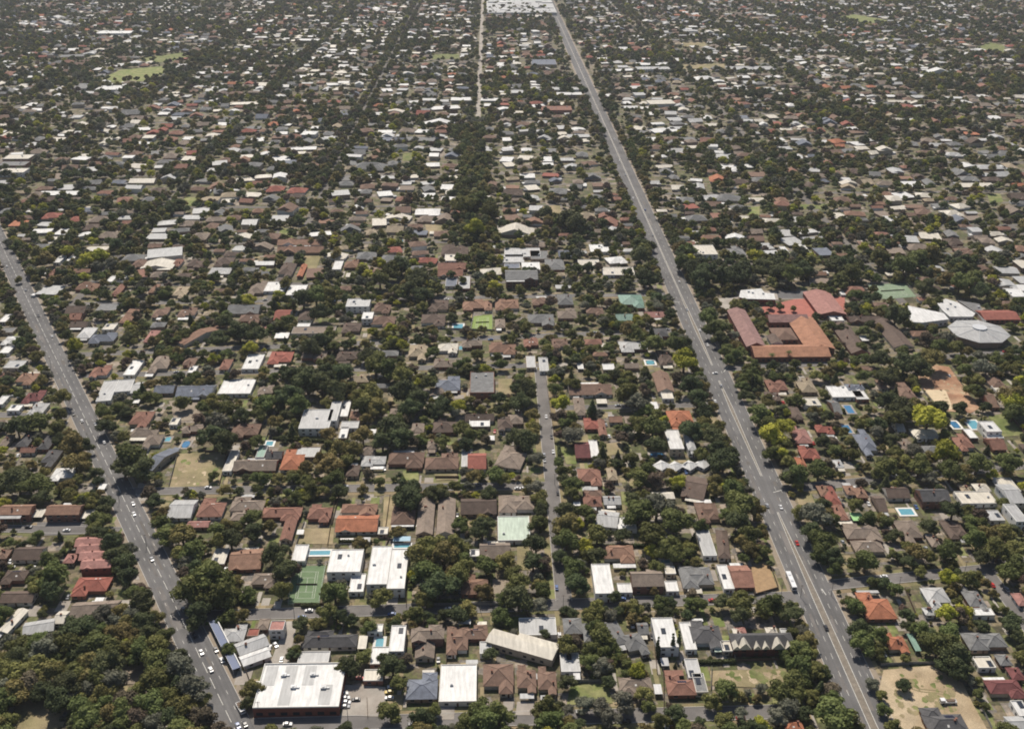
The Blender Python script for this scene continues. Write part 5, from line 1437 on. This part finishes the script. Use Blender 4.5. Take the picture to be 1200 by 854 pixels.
# dark bands of trees seen right of the main road
for (x0, y0, x1, y1, n) in ((780, 318, 1180, 318, 60), (860, 110, 1000, 135, 90), (700, 150, 760, 200, 40), (700, 270, 760, 300, 30), (1080, 20, 1200, 40, 60), (70, 78, 112, 100, 45), (130, 62, 260, 74, 70), (190, 80, 230, 100, 50), (630, 88, 720, 130, 50), (0, 205, 200, 212, 70), (240, 205, 420, 208, 60), (20, 245, 260, 250, 60)):
    for k in range(n):
        t = rr.random(); p = px(x0 + (x1 - x0) * t + rr.uniform(-6, 6), y0 + (y1 - y0) * t + rr.uniform(-4, 4))
        if occ(p.x, p.y) in (0, 4): addt(p.x, p.y, rr.uniform(4.5, 8), rr.choice('DDDM'))
print('instanced trees', len(pts), 'of them near', nr_)
def forest(name, P_, label):
    P_ = np.array(P_, dtype=np.float32); n = len(P_)
    me = bpy.data.meshes.new(name); me.vertices.add(n); me.vertices.foreach_set('co', P_[:, :3].ravel())
    sa = me.attributes.new('tsc', 'FLOAT_VECTOR', 'POINT'); ss = np.stack([P_[:, 3], P_[:, 3], P_[:, 4]], 1); sa.data.foreach_set('vector', ss.ravel().astype(np.float32))
    ra = me.attributes.new('trot', 'FLOAT', 'POINT'); ra.data.foreach_set('value', (np.random.RandomState(1).rand(n) * 6.28).astype(np.float32))
    ia = me.attributes.new('tix', 'INT', 'POINT'); ia.data.foreach_set('value', P_[:, 5].astype(np.int32)); me.update()
    o = link(name, me); ng = bpy.data.node_groups.new(name, 'GeometryNodeTree')
    ng.interface.new_socket('Geometry', in_out='INPUT', socket_type='NodeSocketGeometry'); ng.interface.new_socket('Geometry', in_out='OUTPUT', socket_type='NodeSocketGeometry')
    N, L = ng.nodes, ng.links; gi, go = N.new('NodeGroupInput'), N.new('NodeGroupOutput'); ip = N.new('GeometryNodeInstanceOnPoints'); ci = N.new('GeometryNodeCollectionInfo')
    ci.inputs['Collection'].default_value = PC; ci.inputs['Separate Children'].default_value = True; ci.inputs['Reset Children'].default_value = True
    def na(nm, ty): q = N.new('GeometryNodeInputNamedAttribute'); q.data_type = ty; q.inputs['Name'].default_value = nm; return q.outputs['Attribute']
    ip.inputs['Pick Instance'].default_value = True; cx = N.new('ShaderNodeCombineXYZ'); e2 = N.new('FunctionNodeEulerToRotation')
    L.new(na('trot', 'FLOAT'), cx.inputs[2]); L.new(cx.outputs[0], e2.inputs[0]); L.new(e2.outputs[0], ip.inputs['Rotation'])
    L.new(na('tsc', 'FLOAT_VECTOR'), ip.inputs['Scale']); L.new(na('tix', 'INT'), ip.inputs['Instance Index'])
    L.new(gi.outputs[0], ip.inputs['Points']); L.new(ci.outputs[0], ip.inputs['Instance']); L.new(ip.outputs[0], go.inputs[0])
    md_ = o.modifiers.new('trees', 'NODES'); md_.node_group = ng; o['kind'] = 'stuff'; o['label'] = label; o['category'] = 'trees'; return o
forest('tree_canopy', pts, 'dense canopy of smaller garden and street trees filling the suburb')

# ------------------------------------------------------------------ cars, bus, poles
HD = {'m': (mainB - mainA).normalized(), 'l': (leftB - leftA).normalized(), 'e': g2w(1, 0).normalized()}
def car_protos(col):
    body = MB(); L, W = 4.5, 1.8
    prof = [(-2.25, .35), (-2.25, .85), (-2.1, .98), (-1.5, 1.02), (1.1, .98), (2.0, .85), (2.25, .68), (2.25, .35)]
    k = len(prof); n = 0
    for s in (-1, 1): body.v += [(x, s * W / 2, z) for x, z in prof]
    body.f.append(tuple(range(k))[::1]); body.f.append(tuple(range(2 * k - 1, k - 1, -1)))
    for i in range(k): j = (i + 1) % k; body.f.append((j, i, k + i, k + j))
    body.m = [0] * len(body.f); cab = MB(); pr = [(-1.65, 1.0), (-1.15, 1.48), (.25, 1.5), (1.0, .98)]; w0, w1 = .84, .66
    for s in (-1, 1): cab.v += [(pr[0][0], s * w0, pr[0][1]), (pr[1][0], s * w1, pr[1][1]), (pr[2][0], s * w1, pr[2][1]), (pr[3][0], s * w0, pr[3][1])]
    cab.f = [(0, 1, 2, 3), (7, 6, 5, 4), (1, 0, 4, 5), (3, 2, 6, 7)]; cab.m = [0] * 4
    roof = MB(); roof.box(-1.18, .28, -.66, .66, 1.485, 1.54); wh = []
    for sx in (-1.4, 1.4):
        for sy in (-1, 1): m_ = MB(); m_.tube((sx, sy * .72, .33), (sx, sy * .92, .33), .33, .33, 12); m_.face([(sx + .33 * math.cos(i * .524), sy * .92, .33 + .33 * math.sin(i * .524)) for i in range(12)]); wh.append(m_)
    return body.mesh('body', 'car_' + col), cab.mesh('glasshouse', 'glass'), roof.mesh('roof', 'car_' + col), [m_.mesh('wheel', 'rubber') for m_ in wh]
CP = {c: car_protos(c) for c in CARC}
SIDE = 1
def car(x, y, c='w', hd='m', park=''):
    d = HD[hd]; p = px(x, y, .8); r = random.Random(int(x * 31 + y)); ang = math.atan2(d.y, d.x) + (math.pi if r.random() < .5 and hd != 'y' else 0) + (r.uniform(-.15, .15) if park else 0)
    root = empty('car', (p.x, p.y, .2 if not park else .04), ang); root['category'] = 'car'; root['group'] = 'cars parked off the street' if park else 'cars on the streets'
    b, cb, rf_, ws = CP[c]
    for nm, me in (('body', b), ('glasshouse', cb), ('roof', rf_)): link(nm, me, root)
    for w in ws: link('wheel', w, root)
    where = {'m': 'on the main road', 'l': 'on the left road', 'e': 'on a side street', 's': 'at the kerb'}[hd] if not park else 'parked off the street'
    later(root, f'{CARW[c]} car', where, p)
for a in '''156 590 w l|157 602 w l|122 518 w l|86 485 k l|96 493 w l|61 394 w l|8 312 w l|228 744 k l|236 764 w l|247 784 w l|253 761 k l|260 773 w l|287 848 k l|279 850 b l|915 594 w m|934 636 r m|885 600 w m|899 592 s m|796 330 w m|820 387 w m|829 404 w m|805 363 s m|784 851 w e|835 703 r e|483 848 k e|290 717 k e|362 715 w e|388 716 w e|526 713 w e|535 572 w e|244 571 w e|78 621 w e|337 848 w e|720 163 w m|726 188 w m|742 232 w m|756 246 b m|700 132 w m|694 112 s m|686 92 w m|681 80 w m|676 62 w m|668 45 w m|710 150 s m|733 205 s m|765 276 s m|845 452 s m|838 470 w m|640 488 w m|968 735 k m|1180 690 s m|607 572 w e|612 572 w e|215 713 s l|178 655 s l|112 497 s l|45 370 k l|30 340 s l|1040 682 s e|900 428 k e|880 428 w e'''.split('|'):
    t = a.split(); car(float(t[0]), float(t[1]), t[2], t[3])
for a in '''403 812 w e|405 817 w e|406 822 w e|405 827 s e|417 819 k e|459 804 w e|456 810 y e|456 817 w e|422 794 r e|316 758 w m|323 755 w l|330 772 w m|741 732 w m|817 527 w m|857 609 w e|850 611 k e|37 664 w e|13 664 w e|6 661 k e|838 760 w m|1018 590 w m|537 690 w e|540 696 s l|860 399 w e|866 400 s e|995 400 w m|1022 418 w e|1030 420 s e|1000 660 k m|158 467 w e|22 464 w m|18 463 w m|14 464 s e|1112 440 w m|628 432 w m|936 537 w m|965 420 s e|838 437 w e'''.split('|'):
    t = a.split(); car(float(t[0]), float(t[1]), t[2], t[3], 'p')
# cars parked along the side streets and in drives
r8 = random.Random(88); spots = []
for (a_, b_, w_) in ROADS[:15]:
    d_ = (b_ - a_).normalized(); n_ = Vector((-d_.y, d_.x, 0)); L_ = (b_ - a_).length
    for k in range(int(L_ / 38)):
        t = r8.uniform(8, L_ - 8); p = a_ + d_ * t + n_ * r8.choice((-1, 1)) * (w_ / 2 - 1.2); X, Y = topx(p)
        if 0 < X < 1200 and 0 < Y < 854 and all((p - q).length > 7 for q in spots):
            spots.append(p); HD['s'] = d_; car(X, Y, r8.choice('wwwksskbrs'), 's')
for h in HOUSES:
    if h[6] != 'F' and h[2] < 700 and r8.random() < .3:
        sg = r8.choice((-1, 1)); p = Vector((h[1] + sg * (h[3] / 2 + 2), h[2] - h[4] * .3, 0)); X, Y = topx(p)
        if occ(p.x, p.y) in (0, 2) and 0 < X < 1200 and Y < 854 and all((p - q).length > 7 for q in spots): spots.append(p); car(X, Y, r8.choice('wwksskbr'), 'm', 'p')
def vehicle(name, cat, label, x, y, hd, Lh, W, H, col, truck=False):
    d = HD[hd]; p = px(x, y, H / 2); root = tag(empty(name, (p.x, p.y, .2), math.atan2(-d.y, -d.x)), label, cat); z0 = .6
    mb = MB(); b0 = -Lh / 2; b1 = Lh / 2 - (2.4 if truck else 0)
    if truck == 2: mb.box(b0, b1, -W / 2, W / 2, z0, 1.0); mb.box(b0, b1, -W / 2, -W / 2 + .12, 1.0, 1.6); mb.box(b0, b1, W / 2 - .12, W / 2, 1.0, 1.6); mb.box(b0, b0 + .12, -W / 2 + .13, W / 2 - .13, 1.0, 1.6)
    else: mb.box(b0, b1, -W / 2, W / 2, z0, H)
    bd = mb.build('tray' if truck == 2 else 'body', 'car_' + col, root)
    if truck:
        mb = MB(); mb.box(b1 + .15, Lh / 2, -W / 2 + .05, W / 2 - .05, z0, 2.6 if truck == 2 else H - .5); cb = mb.build('cab', 'car_' + col, root)
        mb = MB(); mb.box(Lh / 2 + .01, Lh / 2 + .05, -W / 2 + .2, W / 2 - .2, 1.5, 2.3); mb.build('windscreen', 'glass', cb)
        if truck == 2: mb = MB(); mb.box(b0 + .8, b1 - 1, -W / 2 + .3, W / 2 - .3, 1.0, 1.9); mb.build('load', 'fence_w', root)
    else:
        mb = MB(); mb.box(b0 + .6, b1 - .2, -W / 2 - .03, W / 2 + .03, 1.5, 2.4); mb.box(b1 - .1, b1 + .04, -W / 2 + .15, W / 2 - .15, 1.2, 2.6); mb.build('window', 'glass', root)
        for t in (-.28, .1): mb = MB(); mb.box(t * Lh - .9, t * Lh + .9, -.8, .8, H, H + .25); mb.build('roof_hatch', 'metal', bd)
    for sx in (-.32, .32):
        for sy in (-1, 1): mb = MB(); mb.tube((sx * Lh, sy * (W / 2 - .35), .5), (sx * Lh, sy * (W / 2 + .04), .5), .5, .5, 12); mb.build('wheel', 'rubber', root)
vehicle('bus', 'bus', 'long white bus driving down the main road beside the grey median', 927, 681, 'm', 14.5, 2.7, 3.2, 'w')
vehicle('truck', 'truck', 'white tray truck with a brown load parked at the kerb of the left road', 282, 829, 'l', 8, 2.5, 2.6, 'w', 2)
vehicle('utility_vehicle', 'ute', 'white utility with a trailer bed parked on the sandy lot', 1111, 822, 'e', 8, 2.2, 2.0, 'w', 2)
for a in '''269 571|262 569|408 845|304 838|1053 690|974 698|741 838|600 716|563 716|660 712|650 568|345 722|470 574|330 577|895 708|780 708|870 845|938 700|210 700|172 640|140 588|104 520|82 470|60 430|32 375|1130 672|1174 660|624 540|628 470|915 700|840 710|558 849'''.split('|'):
    x, y = map(float, a.split()); p = px(x, y); root = empty('utility_pole', p, TH); root['category'] = 'pole'; root['group'] = 'utility poles along the streets'
    mb = MB(); mb.tube((0, 0, 0), (0, 0, 9), .17, .12, 7); mb.build('pole', 'fence_g', root); mb = MB(); mb.box(-1.1, 1.1, -.06, .06, 8.3, 8.45); cr_ = mb.build('crossarm', 'wood', root)
    for t in (-.9, 0, .9): mb = MB(); mb.tube((t, 0, 8.45), (t, 0, 8.65), .05, .05, 5); mb.build('insulator', 'trim', cr_)
    later(root, 'slim grey', 'utility pole with a crossarm', p)
# hedges
for x0, y0, x1, y1 in ((397, 636, 436, 636), (330, 834, 400, 835), (700, 642, 770, 640), (1003, 476, 1010, 480), (655, 524, 655, 545), (483, 706, 545, 706), (955, 335, 1015, 332), (1035, 330, 1100, 330), (320, 515, 380, 518), (353, 711, 375, 711), (800, 778, 862, 776)):
    a, b = px(x0, y0), px(x1, y1); d = b - a; L = d.length; root = empty('hedge', a, math.atan2(d.y, d.x)); nr = np.random.RandomState(int(x0)); n = int(L * 60)
    c = np.stack([nr.rand(n) * L, nr.uniform(-.9, .9, n), nr.uniform(.1, 2.2, n)], 1); q = nr.normal(size=(n, 3)) * .28; q2 = nr.normal(size=(n, 3)) * .28
    V = np.concatenate([c + q, c + q2, c - q, c - q2], 1).reshape(-1, 3).tolist(); mb = MB(); mb.v = V; mb.f = [tuple(range(4 * i, 4 * i + 4)) for i in range(n)]; mb.m = [0] * n; mb.box(0, L, -.7, .7, 0, 1.9)
    mb.build('foliage', 'leaf_D', root); root['category'] = 'hedge'; root['group'] = 'clipped hedges'; later(root, 'dark green', 'clipped garden hedge', (a + b) / 2)
settle()

# ------------------------------------------------------------------ haze
HZ = MB(); HZ.box(-3000, 3000, -120, 4600, -1.0, 420); hz = HZ.mesh('haze', []) if False else None
me = bpy.data.meshes.new('haze'); me.from_pydata(HZ.v, [], HZ.f); hm = bpy.data.materials.new('haze'); hm.use_nodes = True; nt = hm.node_tree; nt.nodes.clear()
out = nt.nodes.new('ShaderNodeOutputMaterial'); pv = nt.nodes.new('ShaderNodeVolumePrincipled'); pv.inputs['Color'].default_value = (.84, .88, .96, 1); pv.inputs['Density'].default_value = 4.2e-5; pv.inputs['Anisotropy'].default_value = .2
nt.links.new(pv.outputs[0], out.inputs['Volume']); me.materials.append(hm); ho = link('haze', me); ho['kind'] = 'stuff'

# ------------------------------------------------------------------ light, sky, camera
scn = bpy.context.scene
SUN_EL, SUN_AZ = rad(53), rad(-14)    # azimuth measured from the camera heading, negative = left, beyond the scene
dirv = Vector((math.sin(SUN_AZ) * math.cos(SUN_EL), math.cos(SUN_AZ) * math.cos(SUN_EL), math.sin(SUN_EL)))
sl = bpy.data.lights.new('sun', 'SUN'); sl.energy = 5; sl.angle = rad(.53); sl.color = (1, .918, .805); so = bpy.data.objects.new('sun', sl); C.objects.link(so)
so.rotation_euler = dirv.to_track_quat('Z', 'Y').to_euler(); so.location = (0, 0, 500)
w = bpy.data.worlds.new('World'); scn.world = w; w.use_nodes = True; nt = w.node_tree; bg = nt.nodes['Background']
sk = nt.nodes.new('ShaderNodeTexSky'); sk.sky_type = 'NISHITA'; sk.sun_disc = False; sk.sun_elevation = SUN_EL; sk.sun_rotation = SUN_AZ
nt.links.new(sk.outputs[0], bg.inputs[0]); bg.inputs[1].default_value = .07
cam = bpy.data.cameras.new('camera'); cam.sensor_width = 36; cam.lens = 36; cam.clip_start = 1; cam.clip_end = 60000
co = bpy.data.objects.new('camera', cam); C.objects.link(co); co.location = (0, 0, HC); co.rotation_euler = (math.pi / 2 - PIT, 0, 0); scn.camera = co
scn.view_settings.view_transform = 'Standard'; scn.view_settings.look = 'None'; scn.view_settings.exposure = .1; scn.view_settings.gamma = 1; scn.view_settings.use_curve_mapping = False
scn.cycles.filter_width = 1.9; scn.cycles.volume_bounces = 0; scn.cycles.max_bounces = 5; scn.cycles.diffuse_bounces = 2
scn.render.resolution_x, scn.render.resolution_y = 1024, 728
